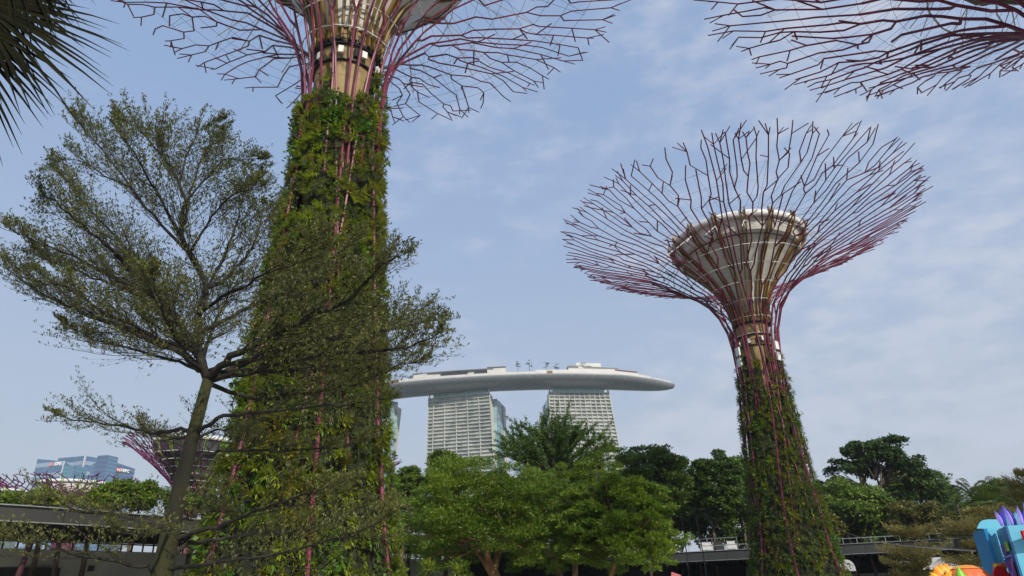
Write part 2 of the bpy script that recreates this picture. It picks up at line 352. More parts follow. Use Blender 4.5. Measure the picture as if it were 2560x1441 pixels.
    # planted skin
    if plants:
        G4 = {k: Geo() for k in ('fern', 'brom', 'moss', 'vine')}; gf = Geo(); ncol = nst; rowh = 1.3; nrow = int(plant_top / rowh) + 2
        top = plant_top + rng.uniform(-1.6, .9, ncol); spm = np.empty((ncol, nrow), int)
        for ci in range(ncol):
            for ri in range(nrow):
                spm[ci, ri] = spm[ci, ri - 1] if ri and rng.random() < .25 else (spm[ci - 1, ri] if ci and rng.random() < .15 else rng.choice(4, p=[.48, .15, .28, .09]))
        if body != 'thin':
            for ci in range(ncol):
                if rng.random() < .6: spm[ci, int(top[ci] / rowh) - 1:] = 2
        extra = []
        for ci in range(ncol):
            for ri in range(nrow):
                z0, z1 = ri * rowh, min((ri + 1) * rowh, top[ci])
                if z1 <= z0 + .1: continue
                h = z0 / plant_top; pm = 0 if h < .64 else .40 * (h - .64) / .36
                if ci % 2 and rng.random() < pm * 1.3: continue
                if rng.random() < pm * .35: continue
                t0, t1 = ci * 2 * PI / ncol, (ci + 1) * 2 * PI / ncol
                sz = np.interp([z0, z1], zz[:wi + 40], ss[:wi + 40]); q = pos(np.array([t0, t1, t1, t0]), np.array([sz[0], sz[0], sz[1], sz[1]]), -.12)
                gf.add(q, Q=[[0, 1, 2, 3]])
                r = np.interp(z0, zz[:wi + 40], rr_[:wi + 40]); area = (z1 - z0) * r * (t1 - t0); sp = ('fern', 'brom', 'moss', 'vine')[spm[ci, ri]]
                mix = ('fern', 'brom', 'moss', 'vine'); main = mix[spm[ci, ri]]; oth = rng.choice(4, 2, p=[.45, .17, .25, .13])
                for sp, share in ((main, .58), (mix[oth[0]], .25), (mix[oth[1]], .17)):
                    per, Ln, Wd, dr, mul = {'fern': (12, .38, .052, .08, 1.5), 'brom': (12, .36, .055, .02, 1.4), 'moss': (18, .28, .030, .12, 2.1), 'vine': (13, .16, .12, .3, 2.5)}[sp]
                    if share > .5 and rng.random() < .6 and ri: gfx = rng.choice(['fern', 'brom', 'vine']); extra.append((ci, ri, gfx, sz, t0, t1, area))
                    m = int(area * dens * mul * share) + 1; th = rng.uniform(t0, t1, m); sv = rng.uniform(sz[0] - .15, sz[1] + .1, m); sc = rng.uniform(.55, 1.25, m) * rng.uniform(.75, 1.3)
                    lump = .10 * np.sin(th * 9 + ri * 1.7) * np.sin(sv * 2.3 + ci) + .10 * np.sin(sv * 5.1 + th * 17); B = pos(th, sv, .03 + lump + rng.uniform(-.02, .24, m)); out = np.stack([np.sin(th), np.cos(th), 0 * th], 1)
                    B = np.repeat(B, per, 0); out = np.repeat(out, per, 0); sc = np.repeat(sc, per)
                    tan = np.cross(out, [0, 0, 1.]); ph = rng.uniform(0, 2 * PI, len(B)); sp_ = {'fern': 1.0, 'brom': 1.25, 'moss': 1.3, 'vine': .8}[sp]
                    d = out * rng.uniform(.5, 1, len(B))[:, None] + sp_ * (tan * np.cos(ph)[:, None] + np.array([0, 0, 1.]) * np.sin(ph)[:, None]) * rng.uniform(.4, 1, len(B))[:, None]
                    d[:, 2] += .25
                    if sp == 'vine': G4[sp].leaves(B + rng.normal(0, .12, B.shape), d, out + rng.normal(0, .4, B.shape), Ln * sc, Wd * sc)
                    else: G4[sp].blades(B, d, Ln * sc, Wd * sc * (1 if dens > 7 else 1.2), dr)
        for ci, ri, sp, sz, t0, t1, area in extra:              # single big rosettes standing out of the cover
            m = max(1, int(area * 1.6)); per, Ln, Wd, dr = {'fern': (18, .58, .065, .14), 'brom': (20, .55, .07, .06), 'vine': (12, .38, .10, .4)}[sp]; th = np.repeat(rng.uniform(t0, t1, m), per); sv = np.repeat(rng.uniform(sz[0], sz[1], m), per)
            out = np.stack([np.sin(th), np.cos(th), 0 * th], 1); ph = rng.uniform(0, 2 * PI, len(th)); d = out * rng.uniform(.35, .9, len(th))[:, None] + (np.cross(out, [0, 0, 1.]) * np.cos(ph)[:, None] + np.array([0, 0, 1.]) * np.sin(ph)[:, None]) * .8; d[:, 2] += .2
            G4[sp].blades(pos(th, sv, .12), d, Ln * rng.uniform(.6, 1.1, len(th)), Wd, dr)
        part('planting_panel', gf, M['felt'], root)
        for k, nm in (('fern', 'fern_planting'), ('brom', 'bromeliad_planting'), ('moss', 'tuft_planting'), ('vine', 'creeper_planting')):
            if G4[k].n: part(nm, G4[k], M[k], root, kind='stuff')
    return root, pos, (ss, zz, rr_)

PL = [(0, 4.1), (2.6, 3.5), (5, 3.15), (7.6, 2.8), (10, 2.6), (13, 2.35), (16, 2.15), (19, 1.95), (22, 1.85), (24.5, 1.85), (26.3, 2.1), (28, 2.6), (29.8, 3.6), (31.6, 5.3), (33.2, 7.6), (34.5, 10.2), (35.6, 12.9), (36.4, 15.2), (37, 17.2)]
BL = [(1.62, 28.0), (1.95, 29.6), (2.6, 31.2), (3.7, 33.0), (5.2, 34.6), (6.6, 35.6), (7.3, 36.3), (7.5, 37.6)]
tA, posA, _ = tree_tower((-8.2, 27.2), PL, BL, 1.5, 25.2, 'nearest tall magenta steel tree tower thickly planted, rising behind the small-leaved tree', 11, nst=20,
    hoops=(27.4, 28.6, 30.2, 31.8), dens=13, gear=26.4, drum=(6.6, 35.6), tube=.068, tip=.047, base_t=.088, diag=9, spacing=.86, step=2.0)
PR = [(0, 4.1), (3.9, 3.1), (7, 2.7), (10, 2.42), (13.5, 2.15), (17, 1.92), (20, 1.85), (22.4, 1.95), (24, 2.3), (25.6, 3.0), (27.2, 4.4), (28.8, 6.4), (30.2, 8.7), (31.2, 11.1), (32.3, 13.5), (33.4, 15.7)]
BR = [(1.5, 24.4), (1.75, 25.6), (2.35, 27.0), (3.2, 28.2), (4.25, 29.4), (5.1, 30.3), (5.5, 30.6), (6.1, 32.1)]
tB, posB, _ = tree_tower((21.6, 58.0), PR, BR, 1.42, 19.8, 'slimmer whole steel tree tower with wide wine-red branch bowl, standing right of the hotel', 23, nst=22,
    hoops=(22.3, 23.8, 25.2, 26.5, 27.7, 28.8), dens=9, gear=21.8, drum=(5.16, 30.35), tube=.078, tip=.050, base_t=.085, diag=8, spacing=.76, step=1.9)
for a, zc in ((-1.95, 20.9), (-1.95, 19.9), (2.5, 21.1), (2.5, 20.1)):   # white aerial panels
    g = Geo(); th = a; p = np.array([21.6 + 2.05 * math.sin(th), 58 + 2.05 * math.cos(th), zc]); g.box(p, (.46, .16, .74), -th)
    g.mi = 1; g.box(p - np.array([math.sin(th), math.cos(th), 0]) * .2, (.2, .3, .6), -th); part('aerial_panel', g, [M['white_steel'], M['dark']], tB)
PC = [(z, r * 1.0) for z, r in PR]
PC = PR[:-2] + [(32.8, 13.6), (34, 16.4)]
tC, posC, _ = tree_tower((27.2, 22.4), PC, BR, 1.42, 21, 'steel tree tower whose branch canopy reaches in at the top right corner of the view', 37, nst=22,
    hoops=(23, 25, 27, 29), dens=2, gear=None, drum=None, tube=.10, tip=.052, diag=6, spacing=.84, step=1.9)

# ------------------------------------------------------------------ hotel: three towers under a long ship-shaped deck
M['wall_h'] = mat('pale_facade', (.47, .465, .42), .6, var=.06, scale=.05)
M['wall_e'] = mat('beige_end_wall', (.56, .53, .46), .7, var=.05, scale=.03)
M['hull'] = mat('hull_panels', (.21, .22, .235), .38, .15, .16, .35, stretch=(1, 1, 4))
M['glass_g'] = mat('green_glass', (.20, .38, .34), .12, 0, .3, .15, spec=.9)
M['glass_b'] = mat('blue_green_glass', (.22, .38, .42), .12, 0, .35, .06, spec=.9)
M['pane'] = mat('curtained_window', (.13, .165, .15), .25, 0, 0, .11, col2=(.42, .45, .39), detail=1, spec=.7)
M['deckw'] = mat('white_deck', (.58, .57, .53), .5, var=.06, scale=.1)
M['roofg'] = mat('grey_roof', (.16, .155, .15), .6)
M['redd'] = mat('dark_red_awning', (.10, .02, .025), .6)
M['leaf_far'] = leafmat('rooftop_leaves', (.03, .05, .02), (.07, .10, .045), .3)
def hotel_tower(pxl, pytop, pxr, pytopr, Yl, Yr, floors, bays, label, kr, khull, endw, glassw, back, kl=0, first_narrow=True, wspl=1):
    A = at(pxl, pytop, Yl); B = at(pxr, pytopr, Yr); zt = A[2]; B[2] = zt
    root = thing('hotel_tower', (A[0], A[1], 0), label, 'hotel tower', 'towers of the hotel under the long deck')
    t = nrm(np.array([B[0] - A[0], B[1] - A[1], 0])); n = np.array([t[1], -t[0], 0]); Wd = np.linalg.norm((B - A)[:2])
    fl = 3.55
    def P(u, z, o=0):                          # u metres along the face
        d = max(0, zt - z); ee = kr * d; l = kl * d
        return np.array([A[0], A[1], 0]) + t * (-l + u * (Wd + ee + l) / Wd) + n * (o + 12 * (d / zt) ** 2) + np.array([0, 0, z])
    us = np.linspace(0, Wd, bays + 1)
    if first_narrow: us = np.concatenate([[0], np.linspace(Wd * .085, Wd, bays)])
    fr = Geo(); wn = 0; rest = Geo(); nf = int(zt / fl)
    for k in range(nf + 1):
        z = zt - k * fl
        fr.beam(P(-.3, z, .45), P(Wd + .3, z, .45), 1.5, .62)
    for u in us:
        zs = np.linspace(zt, 2, 14)
        for a, b in zip(zs[:-1], zs[1:]): fr.beam(P(u, a, .3), P(u, b, .3), .9, .9)
    part('facade_frame', fr, M['wall_h'], root)
    rngh = np.random.default_rng(int(pxl))
    for k in range(nf):
        z1 = zt - k * fl - .3; z0 = z1 - fl + .6
        for i in range(len(us) - 1):
            g = Geo(); m = 1 if (first_narrow and i == 0) else wspl; uu = np.linspace(us[i] + .35, us[i + 1] - .35, m + 1)
            for q in range(m):
                a, b = uu[q] + .12, uu[q + 1] - .12; g.add([P(a, z0, -.5), P(b, z0, -.5), P(b, z1, -.5), P(a, z1, -.5)], Q=[[0, 1, 2, 3]])
            g.beam(P(us[i] + .3, z0 + 1.05, .9), P(us[i + 1] - .3, z0 + 1.05, .9), .08, .12)
            if wn < 96 and k < floors: part('window', g, M['pane'], root); wn += 1
            else: rest.add(np.concatenate(g.V), Q=np.concatenate(g.Q))
    part('window', rest, M['pane'], root, kind='stuff')
    # body behind the face
    bd = Geo(); zs = np.linspace(zt, 0, 12)
    for a, b in zip(zs[:-1], zs[1:]):
        V = [P(u, z, o) for z in (a, b) for u, o in ((.1, -.62), (Wd - .1, -.62), (Wd - .1, -11), (.1, -11))]
        bd.add(V, Q=[[0, 1, 5, 4], [1, 2, 6, 5], [2, 3, 7, 6], [3, 0, 4, 7], [0, 3, 2, 1]])
    part('wall', bd, M['wall_e'], root)
    for u0, u1, o0, o1, m_, nm, zz_ in ((.5, Wd - .8, -11.05, -back, 'glass_b', 'glass_wall', zt - 3), (0, Wd, -back, -back - 10, 'wall_e', 'rear_wall', zt - 4)):
        g = Geo(); sh = 0 if nm == 'glass_wall' else 0
        for a, b in zip(zs[:-1], zs[1:]):
            a = min(a, zz_); bb = min(b, zz_)
            def Pq(u, z, o): d = zt - z; return np.array([A[0], A[1], 0]) + t * (u + glassw + kr * d * .3 if u > 5 else u) + n * o + np.array([0, 0, z])
            V = [Pq(u, z, o) for z in (a, bb) for u, o in ((u0, o0), (u1, o0), (u1, o1), (u0, o1))]
            g.add(V, Q=[[0, 1, 5, 4], [1, 2, 6, 5], [2, 3, 7, 6], [3, 0, 4, 7], [0, 3, 2, 1]])
        part(nm, g, M[m_], root)
        if nm == 'glass_wall':
            gm = Geo()
            for z in np.arange(zt - 100, zt - 3, 7.1): gm.beam(Pq(u1 + .1, z, o0), Pq(u1 + .1, z, o1), .3, .35)
            for o in np.linspace(o0, o1, 5): gm.beam(Pq(u1 + .1, zt - 100, o), Pq(u1 + .1, zt - 3, o), .3, .3)
            part('mullion', gm, M['cable'], root)
    # glass storey and short columns up to the deck
    g = Geo(); cc = P(Wd * .5, zt, -6) + np.array([0, 0, 2.9]); ang = math.atan2(t[1], t[0]); g.box(cc, (Wd * .86, 10, 4.8), ang); part('glass_storey', g, M['glass_g'], root)
    for i, u in enumerate([.8, Wd * .27, Wd * .5, Wd * .75, Wd - .8]):
        b = P(u, zt + .3, .2 if i in (0, 4) else -2.6); part('column', Geo().segs([b], [b + np.array([0, 0, khull])], .85, .85, 8), M['wall_h'], root)
    return root
hotel_tower(1072, 998, 1224, 984, 664, 650, 16, 6, 'hotel tower of pale balcony grid, middle of the three under the long deck', .05, 7.5, 12, 5, 34, 0, True, 2)
hotel_tower(1372, 982, 1522, 981, 652, 660, 16, 12, 'hotel tower of pale green windows beneath the pointed end of the deck', .10, 7.5, 12, 3.2, 30, 0, False)
# third tower, mostly hidden by the planted steel tower
r = thing('hotel_tower', at(975, 1012, 672) * [1, 1, 0], 'beige hotel tower end wall seen at the edge of the planted steel tower', 'hotel tower', 'towers of the hotel under the long deck')
def vp(px, py, Y, dz=0): p = at(px, py, Y); p[2] += dz; return p
a, b = vp(984, 1012, 668), vp(1004, 1023, 690); g = Geo()
ap, bp = a.copy(), b.copy(); ap[0] -= 13; bp[0] -= 13; ap[2] = bp[2] = 0; bk = np.array([-9.5, 4.0, 0])
g.add([a, b, b + bk, a + bk, ap, bp, bp + bk, ap + bk], Q=[[0, 1, 5, 4], [1, 2, 6, 5], [2, 3, 7, 6], [3, 0, 4, 7], [0, 3, 2, 1]]); ew = part('end_wall', g, M['wall_e'], r)
a, b = vp(930, 1003, 664), vp(983, 1012, 667); g = Geo(); g.prism([a, b, b + np.array([0, 22, 0]), a + np.array([0, 22, 0])], 0); part('glass_wall', g, M['glass_b'], r)
a, b = vp(940, 996, 668), vp(995, 1006, 676); g = Geo(); g.prism([a, b, b + np.array([-4, 22, 0]), a + np.array([0, 22, 0])], 150); part('glass_storey', g, M['glass_g'], r)
def text(s_, size, p, right, up, mat_, parent, name='lettering', ext=.02, bold=0):
    c = bpy.data.curves.new(name, 'FONT'); c.body = s_; c.size = size; c.extrude = ext; c.offset = bold; c.align_x = 'CENTER'; c.align_y = 'CENTER'
    o = bpy.data.objects.new(name, c); S.collection.objects.link(o); bpy.context.view_layer.update()
    me = bpy.data.meshes.new_from_object(o.evaluated_get(bpy.context.evaluated_depsgraph_get())); bpy.data.objects.remove(o)
    right = nrm(right); up = nrm(np.array(up) - (np.array(up) @ right) * right); nn = np.cross(right, up)
    V = np.empty(len(me.vertices) * 3); me.vertices.foreach_get('co', V); V = V.reshape(-1, 3); off = wloc(parent)
    V = np.array(p) + V[:, :1] * right + V[:, 1:2] * up + V[:, 2:] * nn - off; me.vertices.foreach_set('co', V.ravel()); me.update()
    me.materials.clear(); me.materials.append(mat_); o = bpy.data.objects.new(name, me); S.collection.objects.link(o); o.parent = parent; return o
M['ink'] = mat('dark_ink', (.03, .03, .03), .6)
wr = nrm(vp(1004, 1023, 690) - vp(984, 1012, 668)); text('s.', 8, vp(990, 1029, 674.5) + np.array([.6, -.9, 0]), wr * [1, 1, 0], (0, 0, 1), M['ink'], r, 'lettering', .1)
# the deck
cl = [(700, 1000, 700), (800, 985, 688), (970, 958, 672), (1100, 946, 661), (1230, 938, 655), (1345, 934, 654), (1450, 933, 656), (1550, 936, 664), (1620, 945, 676), (1687, 960, 690)]
near = np.array([atz(px, py, 199.5)[:2] for px, py, _ in cl]); from_t = np.linspace(0, 1, len(near))
tq = np.linspace(0, 1, 70); near = np.stack([np.interp(tq, from_t, near[:, i]) for i in (0, 1)], 1)
ker = np.hanning(11); ker /= ker.sum()
nearp = np.concatenate([near[0] + (near[1] - near[0]) * np.arange(-5, 0)[:, None], near, near[-1] + (near[-1] - near[-2]) * np.arange(1, 6)[:, None]])
near = np.stack([np.convolve(nearp[:, i], ker, 'valid') for i in (0, 1)], 1)
tan = nrm(np.gradient(near, axis=0)); nor = np.stack([-tan[:, 1], tan[:, 0]], 1)
x0, x1 = near[0, 0], near[-1, 0]; u = (near[:, 0] - x0) / (x1 - x0)
hw = 19 * np.clip(1 - np.clip((u - .74) / .265, 0, 1) ** 2.6, .012, 1) ** .5
deck = thing('ship_shaped_deck', (10, 655, 190), 'long grey ship-shaped rooftop deck laid across the hotel towers', 'sky deck')
# centre line: near edge shifted back by the half width of the full section
cen = near + nor * np.minimum(hw, 19)[:, None] * 1.0
def sec(f, z): return np.stack([cen[:, 0] - nor[:, 0] * hw * f, cen[:, 1] - nor[:, 1] * hw * f, z], 1)
hz = np.clip(hw / 19, .02, 1) ** .5
fs = [1.0, 1.015, .99, .93, .82, .66, .45, .2, 0, -.2, -.45, -.66, -.82, -.93, -1]
zs_ = [0, -.9, -2.2, -3.9, -5.7, -7.3, -8.5, -9.1, -9.3, -9.1, -8.5, -7.3, -5.7, -3.9, 0]
R_ = [sec(f, 199.5 + z * hz) for f, z in zip(fs, zs_)]; n = len(u); V = np.concatenate(R_); g = Geo(); q = []
for k in range(len(R_) - 1):
    i = np.arange(n - 1); q.append(np.stack([k * n + i, k * n + i + 1, (k + 1) * n + i + 1, (k + 1) * n + i], 1))
i = np.arange(n - 1); k = len(R_) - 1; q.append(np.stack([i, k * n + i, k * n + i + 1, i + 1], 1))
g.add(V, Q=np.concatenate(q)); hull = part('hull', g, M['hull'], deck, smooth=True)
for f in (1.0, -1.0):
    g = Geo()
    for e in range(n - 1):
        if u[e] < .985:
            a = sec(f * .985, np.full(n, 200.6))[e]; b = sec(f * .985, np.full(n, 200.6))[e + 1]; g.beam(a, b, .5, 2.4 * (1 if u[e] < .93 else .5))
    part('parapet', g, M['deckw'], deck)
def dp(px, f=.9, z=201.0):                    # point on the deck above photo column px
    xs = np.array([ (at(px, 940, Y)) for Y in (660,)])[0]; j = int(np.argmin(np.abs(sec(f, np.full(n, z))[:, 0] / sec(f, np.full(n, z))[:, 1] - xs[0] / xs[1])))
    return sec(f, np.full(n, z))[j], j
def deckbox(name, pa, pb, f0, f1, z0, z1, m, lab=None):
    (a, _), (b, _) = dp(pa, f0, z0), dp(pb, f0, z0); (c_, _), (d_, _) = dp(pa, f1, z0), dp(pb, f1, z0)
    g = Geo(); t_ = [np.array([*p[:2], z1]) for p in (a, b, d_, c_)]; g.prism(t_, z0); return part(name, g, M[m], deck, label=lab)
deckbox('pavilion_wall', 1032, 1075, .92, .45, 199.6, 206.0, 'deckw'); deckbox('pavilion_roof', 1029, 1150, .95, .40, 206.05, 207.1, 'roofg')
deckbox('pavilion_wall', 1076, 1222, .86, .42, 199.6, 206.0, 'deckw'); deckbox('pavilion_roof', 1151, 1226, .95, .40, 206.05, 207.0, 'roofg')
deckbox('pavilion_wall', 1225, 1268, .92, .45, 199.6, 207.4, 'deckw'); deckbox('pavilion_roof', 1222, 1271, .96, .40, 207.45, 208.3, 'roofg')
for px in (1081, 1094, 1107, 1120, 1134, 1151, 1183, 1196, 1210): deckbox('dark_opening', px, px + (9 if px < 1134 else 11), .865, .85, 202.4, 205.2, 'dark')
deckbox('plant_room', 1442, 1499, .3, -.3, 199.6, 214.5, 'deckw', 'white windowless block rising above the deck'); deckbox('vent', 1468, 1475, .31, .3, 210.3, 211.3, 'dark')
deckbox('terrace_wall', 1345, 1416, .92, .4, 199.6, 203.6, 'deckw'); deckbox('terrace_wall', 1417, 1535, .92, .4, 199.6, 205.0, 'deckw')
deckbox('terrace_roof', 1416, 1447, .80, .3, 204.7, 208.4, 'roofg'); deckbox('terrace_roof', 1466, 1500, .80, .3, 204.7, 207.6, 'roofg')
deckbox('terrace_roof', 1501, 1545, .82, .3, 204.7, 207.2, 'roofg'); deckbox('terrace_wall', 1536, 1592, .9, .3, 199.6, 203.6, 'deckw'); deckbox('awning', 1536, 1597, .82, .2, 203.6, 205.6, 'redd')
for px in (987, 1304, 1370): deckbox('lift_door', px, px + 10, 1.012, .99, 199.3, 202.2, 'gold')
g = Geo()
for px in range(1560, 1684, 5):
    p, _ = dp(px, .9, 200.6); g.segs([p], [p + [0, 0, 2.0]], .12, .12, 4)
part('railing', g, M['cable'], deck)
# small trees on the deck
def roof_tree(px, h, lab, spread=1.0, z=203):
    h *= 1.25; spread *= 1.25
    p, _ = dp(px, .55, z - 1.4); rg = np.random.default_rng(px); root = thing('deck_tree', p, lab, 'tree', 'small trees growing on the deck')
    g = Geo().segs([p], [p + [0, 0, h * .8]], .28, .12, 5); c_ = []
    for i in range(14):
        a = rg.uniform(0, 2 * PI); z0 = h * rg.uniform(.4, .85); b = p + [0, 0, z0]; e = b + np.array([math.cos(a) * spread * 2.4, math.sin(a) * spread, rg.uniform(.3, 1.6)]) * rg.uniform(.5, 1); g.segs([b], [e], .12, .06, 3); c_.append(e)
    part('trunk', g, M['bark'], root); c_ = np.array(c_); m = 26; B = np.repeat(c_, m, 0) + rg.normal(0, .38, (len(c_) * m, 3))
    part('crown', Geo().leaves(B, rg.normal(size=B.shape), rg.normal(size=B.shape), .5, .3), M['leaf_far'], root)
roof_tree(980, 9.0, 'bare thin tree at the far left of the deck, beside the planted tower', .7)
roof_tree(1009, 8.0, 'dark round tree on the deck left of the long pavilion', 1.4); roof_tree(1027, 4.5, 'low bush on the deck touching the left end of the pavilion', .9)
roof_tree(1291, 13, 'slim tall tree on the deck just right of the long pavilion', .9); roof_tree(1329, 13, 'wide airy tree on the deck, second right of the long pavilion', 1.2)
roof_tree(1360, 11.5, 'airy tree on the deck, third right of the long pavilion', .95); roof_tree(1387, 9.5, 'short airy tree on the deck, fourth right of the long pavilion', .9); roof_tree(1453, 10.5, 'leafy tree standing in front of the white block on the deck', 1.1)

# ------------------------------------------------------------------ office towers far away on the left
def bands(name, a, b, per=9.0, duty=.5):
    m = bpy.data.materials.new(name); m.use_nodes = True; t = m.node_tree; bs = t.nodes['Principled BSDF']; l = t.links.new
    co = N('ShaderNodeTexCoord', t); sp = N('ShaderNodeSeparateXYZ', t); m1 = N('ShaderNodeMath', t, operation='DIVIDE'); m1.inputs[1].default_value = per
    fr = N('ShaderNodeMath', t, operation='FRACT'); gt = N('ShaderNodeMath', t, operation='GREATER_THAN'); gt.inputs[1].default_value = duty
    no = N('ShaderNodeTexNoise', t); no.inputs['Scale'].default_value = .03; ad = N('ShaderNodeMath', t, operation='MULTIPLY_ADD'); ad.inputs[1].default_value = .5
    mi = N('ShaderNodeMix', t, data_type='RGBA'); mi.inputs['A'].default_value = (*a, 1); mi.inputs['B'].default_value = (*b, 1)
    l(co.outputs['Object'], sp.inputs[0]); l(sp.outputs['Z'], m1.inputs[0]); l(m1.outputs[0], fr.inputs[0]); l(fr.outputs[0], gt.inputs[0]); l(co.outputs['Object'], no.inputs['Vector'])
    l(no.outputs['Fac'], ad.inputs[0]); l(gt.outputs[0], ad.inputs[2]); sb = N('ShaderNodeMath', t, operation='SUBTRACT'); sb.inputs[1].default_value = .22; l(ad.outputs[0], sb.inputs[0])
    l(sb.outputs[0], mi.inputs['Factor']); l(mi.outputs['Result'], bs.inputs['Base Color']); bs.inputs['Roughness'].default_value = .25; bs.inputs['Specular IOR Level'].default_value = .6
    return m
M['off1'] = bands('banded_blue_glass', (.045, .12, .24), (.28, .36, .44), 24, .62); M['off2'] = bands('fine_blue_glass', (.04, .12, .23), (.09, .19, .30), 8, .6)
M['off3'] = bands('teal_glass', (.045, .17, .25), (.08, .24, .32), 9, .7); M['off4'] = bands('deep_blue_glass', (.025, .07, .17), (.06, .12, .23), 10, .55)
M['sred'] = mat('red_sign', (.65, .05, .03), .5); M['swhite'] = mat('white_sign', (.85, .85, .82), .5); M['strim'] = mat('pale_trim', (.5, .52, .55), .5)
def office(label, faces):
    """faces: list of (material, [(px, py, Y) left top, right top], depth)"""
    p = at(faces[0][1][0][0], 1200, faces[0][1][0][2]); root = thing('office_tower', (p[0], p[1], 0), label, 'office tower', 'glass office towers on the skyline')
    for m_, (A, B), dep in faces:
        a, b = at(*A), at(*B); t = nrm((b - a) * [1, 1, 0]); nn = np.array([-t[1], t[0], 0]); g = Geo().prism([a, b, b + nn * dep, a + nn * dep], 0); part('glass_wall', g, M[m_], root)
    return root
o1 = office('left glass bank tower with pale bands and a red and white sign', [('off1', [(94, 1148, 1560), (161, 1154, 1540)], 25)])
o2 = office('taller banded glass bank tower with dark side, standing behind the left one', [('off1', [(146, 1146, 1700), (213.5, 1140, 1660)], 40), ('off4', [(214, 1140, 1660), (241, 1146.5, 1720)], 4)])
g = Geo(); a = at(214, 1140, 1658); g.beam(a * [1, 1, 0], a, 3.5, 3.5); part('corner_trim', g, M['strim'], o2)
o3 = office('low teal glass block between the two bank towers', [('off3', [(160, 1163, 1530), (191, 1164, 1520)], 30), ('off4', [(191.3, 1164, 1520), (205, 1172, 1580)], 4)])
g = Geo(); a = at(161.5, 1153, 1536); g.beam(a * [1, 1, 0], a, 2.5, 2.5); part('corner_trim', g, M['strim'], o1)
g = Geo(); a, b, c_ = at(162, 1154, 1538), at(172, 1163, 1550), at(162, 1162, 1538); g.add([a, b, c_, a + [0, 4, 0], b + [0, 4, 0], c_ + [0, 4, 0]], T=[[0, 1, 2], [3, 5, 4]], Q=[[0, 3, 4, 1], [1, 4, 5, 2], [2, 5, 3, 0]]); part('roof_fin', g, M['off4'], o1)
o4 = office('glass office tower with steeply sloping top', [('off2', [(229, 1163, 1480), (268.6, 1138, 1470)], 30), ('off4', [(269, 1138, 1470), (294, 1143.5, 1500)], 24)])
o5 = office('dark blue glass bank tower with red and white sign, last on the right', [('off4', [(292, 1157, 1520), (338, 1173, 1560)], 40)])
def bank_sign(o, px, py, Y, Y2, txt, sz):
    p = at(px, py, Y) + np.array([0, -2, 0]); q = at(px + 10, py, Y2) + np.array([0, -2, 0]); rt = nrm((q - p) * [1, 1, 0])
    text(txt, sz, p + rt * sz * 1.3, rt, (0, 0, 1), M['swhite'], o, 'lettering', .3, .35)
    g = Geo(); c0 = p - rt * sz * .55; h = sz * .42; up = np.array([0, 0, 1.])
    if txt == 'HSBC':
        nn = np.array([0, -.6, 0])
        g.add([c0 - rt * h * 2, c0 - rt * h + up * h, c0 - rt * h - up * h], T=[[0, 2, 1]]); g.add([c0 + rt * h * 2, c0 + rt * h + up * h, c0 + rt * h - up * h], T=[[0, 1, 2]])
        g.add([c0 - rt * h + up * h, c0 + rt * h + up * h, c0], T=[[0, 2, 1]]); g.add([c0 - rt * h - up * h, c0 + rt * h - up * h, c0], T=[[0, 1, 2]])
        g.mi = 1; g.add([c0 - rt * h + up * h, c0, c0 - rt * h - up * h], T=[[0, 2, 1]]); g.add([c0 + rt * h + up * h, c0, c0 + rt * h - up * h], T=[[0, 1, 2]])
    else:
        nn = np.array([0, -.6, 0]); s2 = h * 1.05; g.add([c0 - rt * s2 - up * s2, c0 + rt * s2 - up * s2, c0 + rt * s2 + up * s2, c0 - rt * s2 + up * s2], Q=[[0, 1, 2, 3]])
        g.mi = 1; a = np.array([0, 1, 2, 3]) * PI / 2 + PI / 4
        for k in a:
            e = rt * math.cos(k) + up * math.sin(k); w = -rt * math.sin(k) + up * math.cos(k)
            g.add([c0 + e * s2 * .25 + w * s2 * .12 + nn, c0 + e * s2 * 1.1 + nn + w * s2 * .1, c0 + e * s2 * 1.1 - w * s2 * .1 + nn, c0 + e * s2 * .25 - w * s2 * .12 + nn], Q=[[0, 1, 2, 3]])
    part('emblem', g, [M['sred'], M['swhite']], o)
bank_sign(o1, 134.5, 1161, 1548, 1546, 'DBS', 9.5); bank_sign(o5, 303, 1176, 1528, 1537, 'HSBC', 9.0); bank_sign(o2, 225, 1156, 1682, 1702, 'DBS', 9)
g = Geo(); a = np.linspace(-1, 1, 40)
X = -1500 + a * 420; V = np.concatenate([np.stack([X, np.full(40, 1900.), np.full(40, -1.)], 1), np.stack([X, np.full(40, 1980.), 250 * np.cos(a * PI / 2) ** .7 + 12 * np.sin(a * 17)], 1), np.stack([X, np.full(40, 2300.), np.full(40, -1.)], 1)])
i = np.arange(39); g.add(V, Q=np.concatenate([np.stack([i, i + 1, i + 41, i + 40], 1), np.stack([i + 40, i + 41, i + 81, i + 80], 1)]))
o = part('hill', g, mat('hill_woods', (.03, .05, .03), .9, scale=.02, var=.4)); tag(o, kind='structure')

